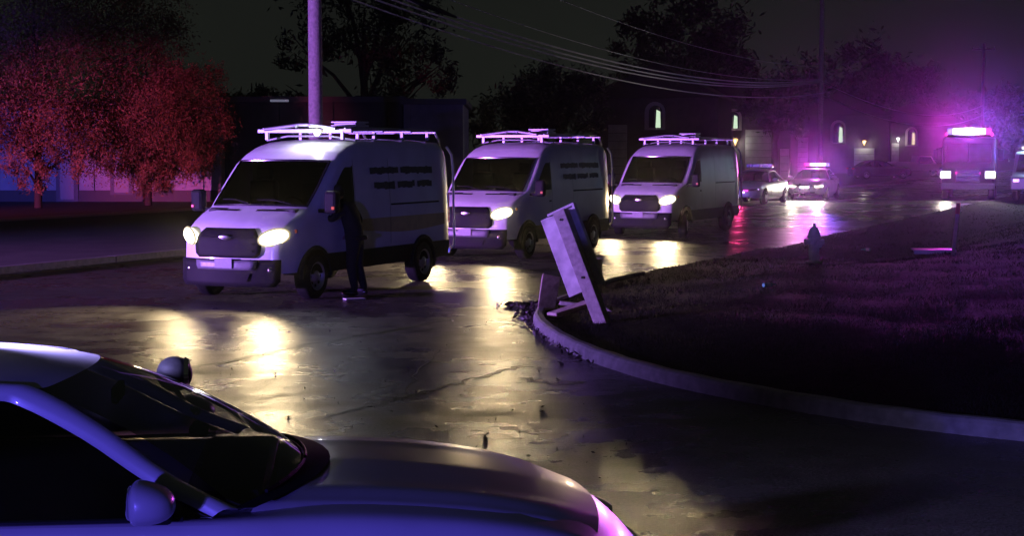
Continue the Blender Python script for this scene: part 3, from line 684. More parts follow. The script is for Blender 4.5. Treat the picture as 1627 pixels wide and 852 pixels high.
# ================================================================ BIG EMERGENCY TRUCK AND ITS NEIGHBOUR
def make_truck():
    t = thing('emergency_truck', 'tall dark emergency truck facing the camera, wide light bar blazing on its cab', 'truck')
    pt = mat('dark truck paint', (.02, .012, .016), .4, spec=.2)
    prof = [(3.6, .55), (3.6, 1.55), (3.45, 1.75), (3.2, 2.75), (3.0, 2.95), (1.6, 3.0), (1.6, .55)]
    MB().prism(prof, -1.2, 1.2, 'y').build('cab', pt, t, bevel=.08)
    MB().box((-1.1, 0, 1.75), (5.2, 2.46, 2.3)).build('box_body', pt, t, bevel=.05)
    MB().add([(3.47, -1.05, 1.80), (3.47, 1.05, 1.80), (3.245, 1.0, 2.68), (3.245, -1.0, 2.68)], [(0, 1, 2, 3)]).build('windscreen', M['glassd'], t, solid=.02)
    MB().box((3.39, 0, 2.24), (.05, .06, .92), Matrix.Rotation(R(-14.3), 3, 'Y')).build('windscreen_post', pt, t)
    for s in (1, -1):
        MB().box((2.6, s * 1.215, 2.2), (.9, .02, .7)).build('side_window', M['glassd'], t)
        mr = MB().box((3.45, s * 1.5, 2.15), (.12, .22, .5)).build('mirror', M['black'], t, bevel=.03)
        MB().tube([(3.3, s * 1.2, 2.45), (3.45, s * 1.48, 2.42)], .02, 6).build('mirror_arm', M['chrome'], mr)
        hl = MB().box((3.63, s * 1.02, 1.2), (.08, .46, .32)).build('headlight', M['head'], t, bevel=.04)
        MB().box((3.61, s * 1.02, 1.2), (.04, .54, .4)).build('headlight_bezel', M['chrome'], hl, bevel=.02)
        lamp('headlight_beam', 'SPOT', (3.72, s * 1.02, 1.2), 22, (1, .9, .74), hl, aim=(1, 0, -.05), size=.12, spot=110); lamp('headlight_beam', 'SPOT', (3.74, s * 1.02, 1.22), 35, (1, .9, .8), hl, aim=(1, .04, .016), size=.1, spot=9)
        MB().box((3.63, s * .5, 1.28), (.04, .16, .12)).build('warning_lamp', MOD_ON['r'], t, bevel=.02)
        MB().box((3.72, s * .55, .72), (.06, .3, .12)).build('bumper_lamp', M['head'], t, bevel=.02)
        MB().ball((3.1, s * 1.05, 3.12), (.07, .07, .09)).build('marker_lamp', MOD_ON['r'], t, smooth=True)
        for ax in (2.5, -2.3): make_wheel(t, (ax, s * 1.06, .52), .52, .3, s, M['rim'])
    MB().box((3.63, 0, 1.15), (.04, 1.1, .6)).build('grille', M['gloss'], t, bevel=.02)
    for z in (.95, 1.1, 1.25, 1.4): MB().box((3.66, 0, z), (.02, 1.0, .04)).build('grille_bar', M['grey'], t)
    MB().box((3.66, 0, .66), (.24, 2.45, .28)).build('front_bumper', M['grey'], t, bevel=.04)
    b = MB().box((2.8, 0, 3.03), (.4, 2.0, .06)).build('light_bar', M['black'], t, bevel=.01)
    for k in range(8):
        MB().box((2.8, -.875 + .25 * k, 3.26), (.36, .24, .38 - .03 * abs(k - 3.5))).build('bar_module', MOD_ON['b' if k < 1 else ('r' if k > 6 else 'w')], b, bevel=.03)
    # module order: y positive is the truck's left = right of the picture
    for y, pw, cl in ((-.75, 900, (1, .05, .85)), (.0, 650, (.75, .08, 1)), (.75, 1050, (.14, .10, 1))):
        lamp('bar_lamp', 'SPOT', (3.02, y, 3.22), pw, cl, b, aim=(1, .040, -.008), size=.2, spot=9)
    lamp('bar_glow', 'POINT', (3.05, 0, 3.55), 15, (.6, .1, 1), b, size=.2)
    return t
tr = make_truck(); p = gnd(1537, 318); f = Vector((-.30, -.954, 0)); tr.location = p - f * 3.6; tr.rotation_euler = (0, 0, math.atan2(f.y, f.x))
def make_rescue():
    t = thing('rescue_van', 'boxy dark emergency van cut by the right frame edge, red along its lower side', 'van')
    pt = mat('grey green paint', (.10, .13, .13), .35, coat=.4)
    MB().prism([(2.9, .5), (2.9, 1.1), (2.3, 1.35), (1.8, 2.2), (1.5, 2.3), (-2.9, 2.35), (-2.9, .5)], -1.05, 1.05, 'y').build('body', pt, t, bevel=.06)
    for s in (1, -1):
        MB().box((0, s * 1.06, .82), (4.6, .02, .42)).build('red_panel', mat('red panel', (.55, .02, .03), .35), t)
        MB().box((1.3, s * 1.06, 1.75), (.9, .02, .6)).build('side_window', M['glassd'], t)
        for ax in (1.9, -1.8): make_wheel(t, (ax, s * .95, .4), .4, .25, s, M['rim'])
        MB().box((2.91, s * .78, .95), (.04, .3, .18)).build('headlight', M['chrome'], t, bevel=.02)
        MB().box((-2.92, s * .85, 1.0), (.04, .18, .4)).build('tail_light', mat('red lens lit', (.6, .02, .03), .3, emit=(1, .03, .08), es=.5), t)
    MB().add([(2.31, -.9, 1.37), (2.31, .9, 1.37), (1.83, .85, 2.16), (1.83, -.85, 2.16)], [(0, 1, 2, 3)]).build('windscreen', M['glassd'], t, solid=.02)
    b = MB().box((1.2, 0, 2.36), (.3, 1.7, .05)).build('light_bar', M['black'], t)
    for k in range(6): MB().box((1.2, -.7 + .28 * k, 2.47), (.26, .24, .13)).build('bar_module', MOD_ON['w'] if k in (0, 2) else MOD_OFF['b'], b, bevel=.02)
    lamp('bar_lamp', 'POINT', (1.4, -.4, 2.68), 40, (.5, .75, 1), b, size=.1)
    return t
rs = make_rescue(); rs.location = gnd(1658, 317); rs.rotation_euler = (0, 0, HEAD - R(4))

# ================================================================ BACKGROUND BUILDINGS
def quad_box(mb, x0, x1, y0, y1, z0, z1): return mb.box(((x0 + x1) / 2, (y0 + y1) / 2, (z0 + z1) / 2), (x1 - x0, y1 - y0, z1 - z0))
def shop(name, label, x0, x1, Y, h, wallm, wins, depth=9):
    t = thing(name, label, 'building', (x0, Y, .1))
    w = x1 - x0
    MB().box((w / 2, depth / 2, h / 2), (w, depth, h)).build('wall', wallm, t)
    MB().box((w / 2, depth / 2, h + .12), (w + .3, depth + .3, .24)).build('parapet', mat('parapet', (.10, .10, .11), .7), t)
    MB().box((w / 2, -.03, .25), (w, .06, .5)).build('plinth', mat('plinth', (.12, .11, .11), .8), t)
    n = int(w / 2.4)
    for k in range(n + 1): MB().box((min(w - .15, max(.15, k * 2.4)), -.05, h / 2 + .25), (.3, .1, h - .5)).build('pilaster', wallm, t)
    for (a, b, z0, z1, kind) in wins:
        f = MB().box(((a + b) / 2, -.05, (z0 + z1) / 2), (b - a, .1, z1 - z0)).build('window' if kind == 'w' else 'door', mat('window frame', (.16, .16, .18), .7), t)
        MB().box(((a + b) / 2, -.105, (z0 + z1) / 2), (b - a - .36, .02, z1 - z0 - .2)).build('pane', mat('dark pane', (.02, .02, .03), .4), f)
    return t
wb = mat('painted block wall', (.46, .45, .50), .75, noise=2, ns=(.8, 1.1))
xL, xR = at(0, 300, 72).x, at(735, 200, 72).x
shop('low_building', 'long low pale block building behind the red-lit tree', xL - 8, at(352, 300, 72).x, 72, 4.2, wb,
     [(at(90, 300, 72).x - xL + 8, at(125, 300, 72).x - xL + 8, 0, 1.9, 'd'), (at(176, 300, 72).x - xL + 8, at(212, 300, 72).x - xL + 8, .3, 3.0, 'w')])
shop('low_building', 'dark flat-roofed building seen above the nearest van', at(354, 300, 73).x, at(640, 300, 73).x, 73, 4.4, mat('dark wall', (.07, .07, .085), .8, noise=2), [(3, 5, .8, 2.6, 'w')])
shop('low_building', 'grey end wall between the nearest and middle van', at(642, 300, 70).x, at(736, 300, 70).x, 70, 4.2, mat('grey wall', (.22, .22, .25), .8, noise=2), [(.5, 1.6, .1, 2.2, 'd')])
tag(MB().box(at(446, 162, 72.8) + Vector((0, -.4, .05)), (.8, .2, .1)).build('strip_lamp', glow('strip lamp lit', (.6, .6, .9), .012), None, bevel=.02), 'small pale strip lamp on the roof edge left of the tall pole', 'lamp')

def arch(cx, z0, w, h, n=10):
    pts = [(cx - w / 2, z0), (cx + w / 2, z0)]
    return pts + [(cx + w / 2 * math.cos(a), z0 + h - w / 2 + w / 2 * math.sin(a)) for a in np.linspace(0, math.pi, n)]
def house(label, px, d, width, winpx, wincol, es, wz, ww, wh, panels=(), lampz=None):
    # stands along the far side of the road at distance d from its near edge, turned to face the road
    u = (px - 813.5) / FPX
    # solve place on the ray where the road-side distance is d
    Z = (d + O0.y * .391 * 1.0 - 1.4076 - 0) if False else None
    # n = -(x-1.53)*.92 + (y-27.8)*.391 = d with x = u*y
    y = (d - 1.53 * .920 + 27.8 * .391) / (.391 - .920 * u); x = u * y
    face = math.atan2(-x, -y) * 0
    t = thing('town_house', label, 'building', (x, y, .1), R(-14), 'houses along the far side of the road')
    wl = mat('house wall', (.09, .08, .095), .85, noise=2, ns=(.7, 1.1))
    MB().box((0, 4, 2.9), (width, 8, 5.8)).build('wall', wl, t)
    mb = MB().prism([(-width / 2 - .4, 5.8), (width / 2 + .4, 5.8), (0, 8.2)], -.4, 8.4, 'y'); mb.build('roof', mat('shingles', (.04, .038, .042), .9, noise=4), t)
    f = MB().prism(arch(0, wz - .15, ww + .5, wh + .4), -.12, -.002, 'y').build('window', mat('pale window surround', (.55, .52, .5), .6), t)
    MB().prism(arch(.05, wz, ww, wh), -.16, -.122, 'y').build('pane', mat('dark pane', (.02, .02, .03), .4), f)
    MB().prism([(.06, wz), (ww / 2 - .05, wz), (ww / 2 - .08, wz + wh * .72), (.12, wz + wh * .8)], -.18, -.162, 'y').build('lit_curtain', glow('lit curtain %s' % label[:12], wincol, es), f)
    MB().box((0, -.125, wz + wh * .35), (.05, .09, wh * .7)).build('glazing_bar', mat('pale window surround', (.55, .52, .5), .6), f)
    for (a, b, z0, z1) in panels:
        g = MB().box(((a + b) / 2, -.04, (z0 + z1) / 2), (b - a, .08, z1 - z0)).build('garage_door', mat('garage door', (.42, .42, .46), .6, noise=2), t)
        k = int((z1 - z0) / .5)
        for i in range(1, k): MB().box(((a + b) / 2, -.086, z0 + i * (z1 - z0) / k), (b - a - .1, .012, .03)).build('panel_joint', mat('joint', (.1, .1, .11), .8), g)
    if lampz is not None:
        lx, lz, c, e, kind = lampz
        l = MB().lathe([(.03, lz - .35), (.12, lz - .1), (.22, lz + .1), (.16, lz + .2), (.01, lz + .22)], c=(lx, -.35, 0), n=12).build('porch_lamp', glow('porch lamp lit ' + label[:10], c, e), t, smooth=True)
        MB().box((lx, -.18, lz + .22), (.06, .36, .06)).build('lamp_bracket', M['black'], l)
        lamp('porch_light', 'POINT', (lx, -.6, lz - .1), 3.5, (1, .92, .75), l, size=.12)
    return t
house('house with a lit arched window right above the rearmost van', 1040, 25, 8.5, 0, (.75, 1, .7), .05, 3.8, .9, 1.5, [(-3.2, -1.9, .1, 4.0), (2, 3.6, .1, 2.4)])
house('house with a small lit arch over the rear edge of the rearmost van', 1163, 25, 9, 0, (.8, 1, .7), .045, 4.0, .9, 1.3, [(1.0, 3.4, .1, 3.9), (3.7, 4.4, .1, 2.4)], (.25, 3.0, (1, .55, .2), .10, 'o'))
house('house with a tall lit arched window above the flashing patrol car', 1330, 25, 10, 0, (.95, .95, 1), .06, 3.1, 1.0, 2.0, [(-4.6, -3.0, .1, 3.6), (1.6, 3.6, .1, 2.5)], (2.6, 3.1, (.95, 1, 1), .16, 'o'))
house('farthest house with a warm lit arch, left of the emergency truck', 1446, 25, 13, 0, (1, .8, .45), .05, 3.0, 1.0, 2.0, [(-5, -3.2, .1, 3.0), (-2.4, -1.5, .1, 3.2)], (-1.6, 3.7, (1, 1, .95), .2, 'o'))

# parked vehicles far off
pk = copy_tree(fg, None, ('bar_lamp', 'light_bar', 'push_bumper', 'spotlight'))
def far_spot(px, d):
    u = (px - 813.5) / FPX; y = (d - 1.53 * .920 + 27.8 * .391) / (.391 - .920 * u); return Vector((u * y, y, .1))
dk = mat('dark car paint', (.03, .03, .05), .25, coat=.5)
for c in list(pk.children):
    if c.name.split('.')[0] in ('body', 'bonnet', 'roof', 'roof_pillar', 'mirror'):
        c.data = c.data.copy(); c.data.materials.clear(); c.data.materials.append(dk)
pk.name = 'parked_car'; pk.location = far_spot(1397, 14.5); pk.rotation_euler = (0, 0, R(10)); pk['label'] = 'dark parked car in front of the houses, left of the pale pickup'; pk['category'] = 'car'
del pk['group']
def pickup():
    t = thing('parked_pickup', 'pale parked pickup truck between the dark car and the emergency truck', 'pickup', far_spot(1460, 14.5), R(8))
    pp = mat('pale pickup paint', (.55, .52, .58), .35, coat=.4)
    MB().box((0, 0, .78), (5.4, 1.95, .55)).build('body', pp, t, bevel=.08)
    MB().prism([(-.6, 1.05), (1.3, 1.05), (.75, 1.78), (-.45, 1.82)], -.85, .85, 'y').build('cab', pp, t, bevel=.06)
    for s in (1, -1):
        MB().prism([(-.45, 1.12), (1.05, 1.12), (.68, 1.68), (-.35, 1.7)], s * .86, s * .872, 'y').build('side_window', M['glassd'], t)
        MB().box((-1.65, s * .93, 1.15), (2.05, .08, .24)).build('bed_side', pp, t, bevel=.02)
        for ax in (1.65, -1.7): make_wheel(t, (ax, s * .88, .38), .38, .25, s, M['rim'])
        MB().box((2.7, s * .75, .9), (.04, .3, .16)).build('headlight', M['chrome'], t)
    MB().box((2.72, 0, .55), (.1, 1.9, .18)).build('front_bumper', M['chrome'], t, bevel=.02)
    return t
pickup()

# ================================================================ POLES AND WIRES
def pole(label, px, d, h, r):
    p = far_spot(px, d)
    t = thing('utility_pole', label, 'pole', p, 0, 'utility poles along the far verge')
    MB().tube([(0, 0, -.2), (0, 0, h * .5), (0, 0, h)], [r, r * .93, r * .8], 14).build('shaft', M['pole'], t, smooth=True)
    c = MB().box((0, 0, h - .6), (2.4, .1, .12), Matrix.Rotation(R(-23), 3, 'Z')).build('crossarm', M['pole'], t, bevel=.01)
    for k in (-1, -.4, .4, 1): MB().lathe([(.02, 0), (.05, .06), (.03, .12), (.05, .16), (.001, .2)], c=(k * 1.05 * math.cos(R(23)), -k * 1.05 * math.sin(R(23)), h - .54), n=8).build('insulator', M['grey'], c, smooth=True)
    return p
P1 = pole('thick purple-lit utility pole rising behind the nearest van', 503, 12.6, 12.0, .20)
P2 = pole('thin utility pole above the flashing patrol car', 1302, 12.6, 14.0, .16)
P3 = pole('farthest utility pole, thin above the emergency truck', 1558, 12.6, 13.5, .17)
P0 = P1 + (P1 - P2).normalized() * 50
def cable(name, a, b, sag, r, label, group, n=28):
    pts = [a.lerp(b, i / n) - Vector((0, 0, 4 * sag * (i / n) * (1 - i / n))) for i in range(n + 1)]
    o = MB().tube(pts, r, 6).build(name, M['wire'], None, smooth=True)
    tag(o, label, 'wire', group); return pts
zz = Vector((0, 0, 1))
words = ['topmost overhead wire of the span behind the vans', 'second overhead wire from the top of the span behind the vans', 'upper wire of the bright purple cable bundle', 'middle wire of the bright purple cable bundle',
         'lower wire of the bright purple cable bundle', 'lowest overhead cable of the span behind the vans']
for i, (ha, hb, sg, r) in enumerate(((9.3, 7.4, 1.1, .012), (7.7, 6.65, 1.15, .013), (7.15, 6.6, 1.2, .03), (7.0, 6.55, 1.28, .03), (6.8, 6.5, 1.3, .03), (6.55, 5.8, 1.25, .026))):
    cable('overhead_wire', P1 + zz * ha + U * .0 + Nn * (.2 - .08 * i), P2 + zz * hb + Nn * (.2 - .08 * i), sg, r, words[i], 'overhead wires')
for i, (ha, hb) in enumerate(((6.5, 7.0), (5.7, 6.0))):
    cable('overhead_wire', P2 + zz * ha, P3 + zz * hb, 1.5, .022, ['upper', 'lower'][i] + ' overhead wire between the two farther poles', 'overhead wires')
pc = [at(642, -6, 46), at(725, 27, 48)]
cl = MB().tube([pc[0], pc[0].lerp(pc[1], .3), pc[0].lerp(pc[1], .7), pc[1]], [.03, .075, .075, .03], 10).build('cable_closure', M['black'], None, smooth=True)
tag(cl, 'black splice closure hanging on the cable at the top centre', 'cable box')

# ================================================================ TREES
def leaf_mesh(name, pts, sizes, m, parent, aspect=.6):
    n = len(pts); a = RNG.normal(size=(n, 3)); a /= np.linalg.norm(a, axis=1)[:, None]
    b = RNG.normal(size=(n, 3)); b -= (b * a).sum(1)[:, None] * a; b /= np.linalg.norm(b, axis=1)[:, None]
    s = sizes[:, None]; v = np.empty((n, 4, 3)); v[:, 0] = pts - a * s; v[:, 1] = pts - b * s * aspect * .5; v[:, 2] = pts + a * s; v[:, 3] = pts + b * s * aspect * .5
    me = bpy.data.meshes.new(name); me.vertices.add(n * 4); me.vertices.foreach_set('co', v.reshape(-1))
    me.loops.add(n * 4); me.loops.foreach_set('vertex_index', np.arange(n * 4, dtype=np.int32))
    me.polygons.add(n); me.polygons.foreach_set('loop_start', np.arange(0, n * 4, 4, dtype=np.int32)); me.polygons.foreach_set('loop_total', np.full(n, 4, dtype=np.int32))
    me.update(); me.materials.append(m); o = bpy.data.objects.new(name, me); COL.objects.link(o); o.parent = parent; return o
def tree(label, base, h, lobes, n, ls, m, group=None, trunk=.16, droop=0.0):
    t = thing('tree', label, 'tree', base, 0, group)
    limbs = MB().tube([(0, 0, -.2), (.05, 0, h * .25), (-.05, .05, h * .55), (0, 0, h * .85)], [trunk, trunk * .8, trunk * .5, trunk * .12], 10)
    for (cx, cy, cz, r) in lobes:
        st = Vector((0, 0, min(h * .7, max(.8, cz * .55)))); e = Vector((cx, cy, cz))
        limbs.tube([st, st.lerp(e, .5) + Vector((0, 0, .25 * r)), e], [trunk * .4, trunk * .25, trunk * .08], 6)
        for k in range(5):
            d = Vector(RNG.normal(size=3)).normalized() * r * .8
            limbs.tube([st.lerp(e, .6), e + d * .4 + Vector((0, 0, .1)), e + d], [trunk * .14, trunk * .08, .01], 5)
    limbs.build('trunk', M['bark'], t, smooth=True)
    P = []; tot = sum(r ** 2.2 for *_, r in lobes)
    for (cx, cy, cz, r) in lobes:
        k = int(n * r ** 2.2 / tot); kc = max(6, int(k / 90))
        d = RNG.normal(size=(kc, 3)); d /= np.linalg.norm(d, axis=1)[:, None]
        cc = np.array([cx, cy, cz]) + d * (r * (.25 + .75 * RNG.random(kc) ** .45))[:, None] * np.array([1, 1, .85])
        idx = RNG.integers(0, kc, k); q = cc[idx] + RNG.normal(size=(k, 3)) * (.10 + .12 * RNG.random((kc, 1)))[idx] * r
        q[:, 2] -= droop * np.abs(RNG.normal(size=k)) * r * .3
        P.append(q)
    P = np.concatenate(P); leaf_mesh('crown', P, ls * (.5 + RNG.random(len(P))), m, t); return t
lf1 = mat('autumn leaves', (.24, .14, .08), .6, noise=.9, ns=(.35, 1.5), spec=.2); lf2 = mat('dark leaves', (.035, .05, .025), .7, noise=3, ns=(.5, 1.4))
def lobes_from(base, L):
    out = []
    for px, py, Y, r in L:
        q = at(px, py, Y) - Vector(base); out.append((q.x, q.y, q.z, r))
    return out
b1 = Vector((at(235, 300, 67).x, 67, .1))
tree('red-lit leafy tree beside the nearest van', b1, 7, lobes_from(b1, [(300, 160, 67, 1.5), (250, 190, 66, 1.7), (322, 205, 67, 1.2), (215, 130, 68, 1.7), (288, 238, 66, 1.2), (190, 225, 66, 1.4), (245, 250, 66, .9), (325, 128, 67.3, .9), (150, 190, 67, 1.5), (318, 250, 66.4, .8), (205, 255, 66, .7), (270, 120, 67, 1.0), (238, 285, 65.6, .75), (262, 278, 66, .6)]), 70000, .06, lf1, droop=.5)
b2 = Vector((at(60, 300, 64).x, 64, .1))
tree('large dark red tree at the left frame edge', b2, 10, lobes_from(b2, [(60, 60, 64, 3.0), (140, 20, 65, 2.8), (0, 150, 63, 2.3), (90, 200, 64, 1.9), (60, 225, 63, 1.2), (10, 215, 63, 1.4), (220, 15, 66, 2.0), (262, 62, 66, 1.2), (105, 245, 63, 1.0), (-60, 100, 64, 3), (60, 262, 63, .7), (150, 240, 63.5, 1.0), (62, 286, 62.7, .75), (35, 270, 63, .7)]), 75000, .065, lf1, droop=.5)
b3 = Vector((at(580, 200, 84).x, 84, .1))
tree('tall sparse dark tree behind the flat-roofed building', b3, 11, lobes_from(b3, [(560, 40, 84, 2.6), (640, 60, 84, 2.3), (480, 80, 84, 1.6), (600, 120, 84, 2.2), (690, 110, 84, 1.5), (540, -30, 84, 2.6), (630, -20, 84, 2.5), (660, 150, 84, 1.4), (470, 150, 84, 1.0)]), 9000, .16, lf2, trunk=.35)
b4 = Vector((at(890, 200, 92).x, 92, .1))
tree('dark rounded tree behind the middle van', b4, 8, lobes_from(b4, [(890, 130, 92, 1.9), (840, 160, 92, 2.0), (930, 150, 91, 1.5), (790, 190, 92, 1.7), (950, 190, 90, 1.2), (870, 190, 92, 2.2)]), 12000, .15, lf2, trunk=.3)
b5 = Vector((at(1080, 150, 140).x, 140, .1))
tree('broad dark tree behind the lit arched house', b5, 14, lobes_from(b5, [(1080, 90, 140, 4), (1150, 110, 140, 3.6), (1020, 110, 138, 3.2), (1120, 40, 140, 3.5), (1200, 150, 142, 3), (1040, 40, 140, 3)]), 9000, .3, lf2, trunk=.4)
b6 = Vector((at(1230, 240, 118).x, 118, .1))
tree('dark tree between the garage doors behind the patrol cars', b6, 8, lobes_from(b6, [(1230, 170, 118, 2.0), (1260, 140, 118, 2.0), (1200, 150, 118, 1.6), (1250, 190, 118, 1.5)]), 6000, .2, lf2, trunk=.3)
b7 = Vector((at(1400, 200, 225).x, 225, .1))
tree('large dark tree behind the farthest houses', b7, 16, lobes_from(b7, [(1400, 150, 225, 6), (1330, 140, 225, 5), (1470, 170, 225, 5), (1370, 110, 225, 5), (1560, 190, 225, 5), (1620, 180, 225, 5.5)]), 9000, .45, lf2, trunk=.5)
b8 = Vector((at(400, 150, 80).x, 80, .1))
tree('dark low tree over the flat roof beside the red tree', b8, 6.5, lobes_from(b8, [(395, 165, 80, 1.2), (370, 175, 80, 1.1), (430, 180, 80, 1.0)]), 3000, .15, lf2, trunk=.2)

from mathutils.bvhtree import BVHTree
me = island.data; bvh = BVHTree.FromPolygons([v.co for v in me.vertices], [p.vertices for p in me.polygons])
def gndt(px, py):
    z = 0.0
    for _ in range(8):
        g = gnd(px, py, z); h = bvh.ray_cast(Vector((g.x, g.y, 5)), Vector((0, 0, -1)))
        if h[0] is None: break
        z = .5 * z + .5 * h[0].z
    g.z = z; return g
# ================================================================ THINGS ON THE CORNER
# leaning post with its sign board
LP = gndt(957, 513)
sp = thing('leaning_sign', 'leaning square post with a pale sign board, knocked askew on the kerb corner', 'sign', LP, 0)
sp.rotation_euler = (R(-4), R(-24), R(-25))
MB().box((0, 0, .72), (.17, .17, 1.64)).build('post', M['wood'], sp, bevel=.008)
for z in (.62, 1.42): MB().tube([(0, -.083, z), (0, -.10, z)], .018, 8).build('bolt', M['chrome'], sp)
bd = MB().box((-.10, .115, 1.02), (.50, .05, 1.08)).build('sign_board', M['signw'], sp, bevel=.006)
MB().box((.162, .10, 1.02), (.03, .09, 1.10)).build('board_edge', M['signw'], bd)
MB().box((-.02, .10, 1.575), (.40, .09, .03)).build('board_edge', M['signw'], bd)
# fallen and broken bits around its foot
def chunk(name, label, cat, loc, size, rot, m, group=None, seed=0):
    rnd = random.Random(seed); mb = MB().box((0, 0, 0), size)
    mb.v = [(x * rnd.uniform(.75, 1.15), y * rnd.uniform(.75, 1.15), z * rnd.uniform(.8, 1.15)) for x, y, z in mb.v]
    o = mb.build(name, m, None, bevel=.012); o.location = loc; o.rotation_euler = rot; return tag(o, label, cat, group)
mw = mat('broken wood', (.42, .33, .27), .8, noise=14, ns=(.6, 1.2))
chunk('broken_board', 'upright broken board stub left of the leaning sign', 'board', gnd(872, 492, .12) + Vector((0, 0, .22)), (.26, .05, .52), (R(-12), R(8), R(10)), mw, seed=2)
chunk('broken_board', 'flat broken board at the foot of the leaning sign', 'board', gnd(905, 500, .15) + Vector((0, 0, .06)), (.55, .2, .08), (R(4), R(-14), R(20)), mw, seed=4)
chunk('broken_board', 'pale board stub standing behind the leaning sign', 'board', gnd(944, 470, .1) + Vector((0, .3, .28)), (.26, .22, .56), (R(3), R(-5), R(15)), mat('pale stump', (.6, .48, .42), .75, noise=10), seed=6)
chunk('broken_board', 'dark plank lying behind the flat broken board', 'board', gnd(930, 490, .2) + Vector((0, 0, .03)), (.7, .1, .06), (0, R(6), R(-12)), M['wood'], seed=9)
# fire hydrant
hp = gndt(1293, 418)
hy = thing('fire_hydrant', 'pale fire hydrant standing in the dark roadside grass', 'hydrant', hp, R(20))
mh = mat('hydrant paint', (.75, .78, .78), .45, noise=8)
MB().lathe([(.17, 0), (.17, .04), (.11, .05), (.105, .5), (.14, .52), (.14, .56), (.12, .58), (.115, .64), (.08, .72), (.03, .76), (.03, .82), (.001, .82)], n=20).build('barrel', mh, hy, smooth=False)
for a, r, zq in ((0, .055, .44), (math.pi, .055, .44), (-math.pi / 2, .075, .40)):
    d = Vector((math.cos(a), math.sin(a), 0)); MB().tube([d * .09 + zz * zq, d * .18 + zz * zq], r, 12).tube([d * .18 + zz * zq, d * .21 + zz * zq], r * 1.15, 8).build('nozzle_cap', mh, hy)
# marker stake and fallen panel
st0 = gndt(1514, 407)
sk = thing('marker_stake', 'thin leaning marker stake standing in the grass', 'stake', st0, 0); sk.rotation_euler = (0, R(5), 0)
MB().box((0, 0, .5), (.07, .025, 1.1)).build('stake', mat('stake wood', (.55, .42, .32), .7, noise=10), sk, bevel=.004)
MB().box((0, 0, .95), (.074, .029, .22)).build('painted_tip', mat('stake paint', (.7, .12, .06), .6), sk)
fp = thing('fallen_panel', 'flat pale panel lying in the grass beside the stake', 'panel', gndt(1483, 409) + Vector((0, 0, .13)), R(-4))
MB().box((0, 0, 0), (.86, .42, .03), Matrix.Rotation(R(2), 3, 'X')).build('sheet', mat('panel paint', (.75, .74, .76), .35), fp, bevel=.004)
MB().box((0, -.2, -.045), (.86, .03, .06)).build('panel_edge', mat('panel paint', (.75, .74, .76), .35), fp)
# litter glints
def bottle(label, p, rz):
    t = thing('glass_bottle', label, 'bottle', p, rz)
    MB().lathe([(.001, 0), (.032, .0), (.034, .02), (.034, .13), (.014, .18), (.013, .23), (.001, .23)], axis='x', n=14).build('bottle_body', mat('green glass', (.10, .35, .25), .08, spec=.9), t, smooth=True)
    MB().lathe([(.036, .03), (.036, .11)], axis='x', n=14).build('paper_band', M['paper'], t)
bottle('small greenish bottle lying in the dark hollow right of the leaning sign', gndt(1213, 460) + Vector((0, 0, .06)), R(30))
bottle('small bottle in the grass between hydrant and fallen panel', gndt(1383, 402) + Vector((0, 0, .08)), R(160))
# wet leaves and grit spilling round the kerb nose
P = []
for k in range(1500):
    px = random.gauss(868, 26); py = 512 + (px - 868) * .75 + random.gauss(0, 14)
    g = gnd(px, max(486, py), .006); P.append((g.x, g.y, .012 + abs(random.gauss(0, .02))))
lv = leaf_mesh('leaf_litter', np.array(P), .03 + .03 * RNG.random(len(P)), mat('wet dead leaves', (.045, .035, .03), .5, noise=6), None, .8); stuff(lv, 'dark wet leaf litter heaped round the nose of the kerb', 'leaf litter')
P = []
for k in range(420):
    g = gnd(random.uniform(250, 1000), random.uniform(490, 840), 0); P.append((g.x, g.y, .008 + .006 * random.random()))
lv = leaf_mesh('street_litter', np.array(P), .008 + .022 * RNG.random(len(P)) ** 3, mat('wet dead leaves', (.045, .035, .03), .5, noise=6), None, .8); stuff(lv, 'scattered leaf bits and grit on the wet street', 'litter')
# grass blades on the corner
V = []; F = []
nb = 0
while nb < 70000:
    px = random.uniform(860, 1650); py = random.uniform(330, 720) if random.random() < .8 else random.uniform(300, 420)
    g = gnd(px, py, .1); h = bvh.ray_cast(Vector((g.x, g.y, 5)), Vector((0, 0, -1)))
    if h[0] is None: 
        nb += .2; continue
    z = h[0].z
    dk_ = min((Vector((g.x, g.y, 0)) - K[j]).length for j in range(nk0 + 4, len(K), 3))
    if dk_ < .3: nb += .2; continue
    far = g.y / 20; hh = random.uniform(.015, .05) * (1 + .5 * math.sin(g.x * 3) * math.sin(g.y * 2.3)); a = random.uniform(0, 6.283); w = .005 * max(1, far); lx, ly = random.gauss(0, .03), random.gauss(0, .03)
    i = len(V); dx, dy = math.cos(a) * w, math.sin(a) * w
    V += [(g.x - dx, g.y - dy, z - .01), (g.x + dx, g.y + dy, z - .01), (g.x + lx, g.y + ly, z + hh)]; F.append((i, i + 1, i + 2)); nb += 1
me = bpy.data.meshes.new('grass'); me.from_pydata(V, [], F); me.materials.append(mat('grass blades', (.014, .017, .009), .8, spec=.08, noise=2, ns=(.4, 1.5)))
go = bpy.data.objects.new('grass', me); COL.objects.link(go); stuff(go, 'short wet grass on the dark roadside corner', 'grass')

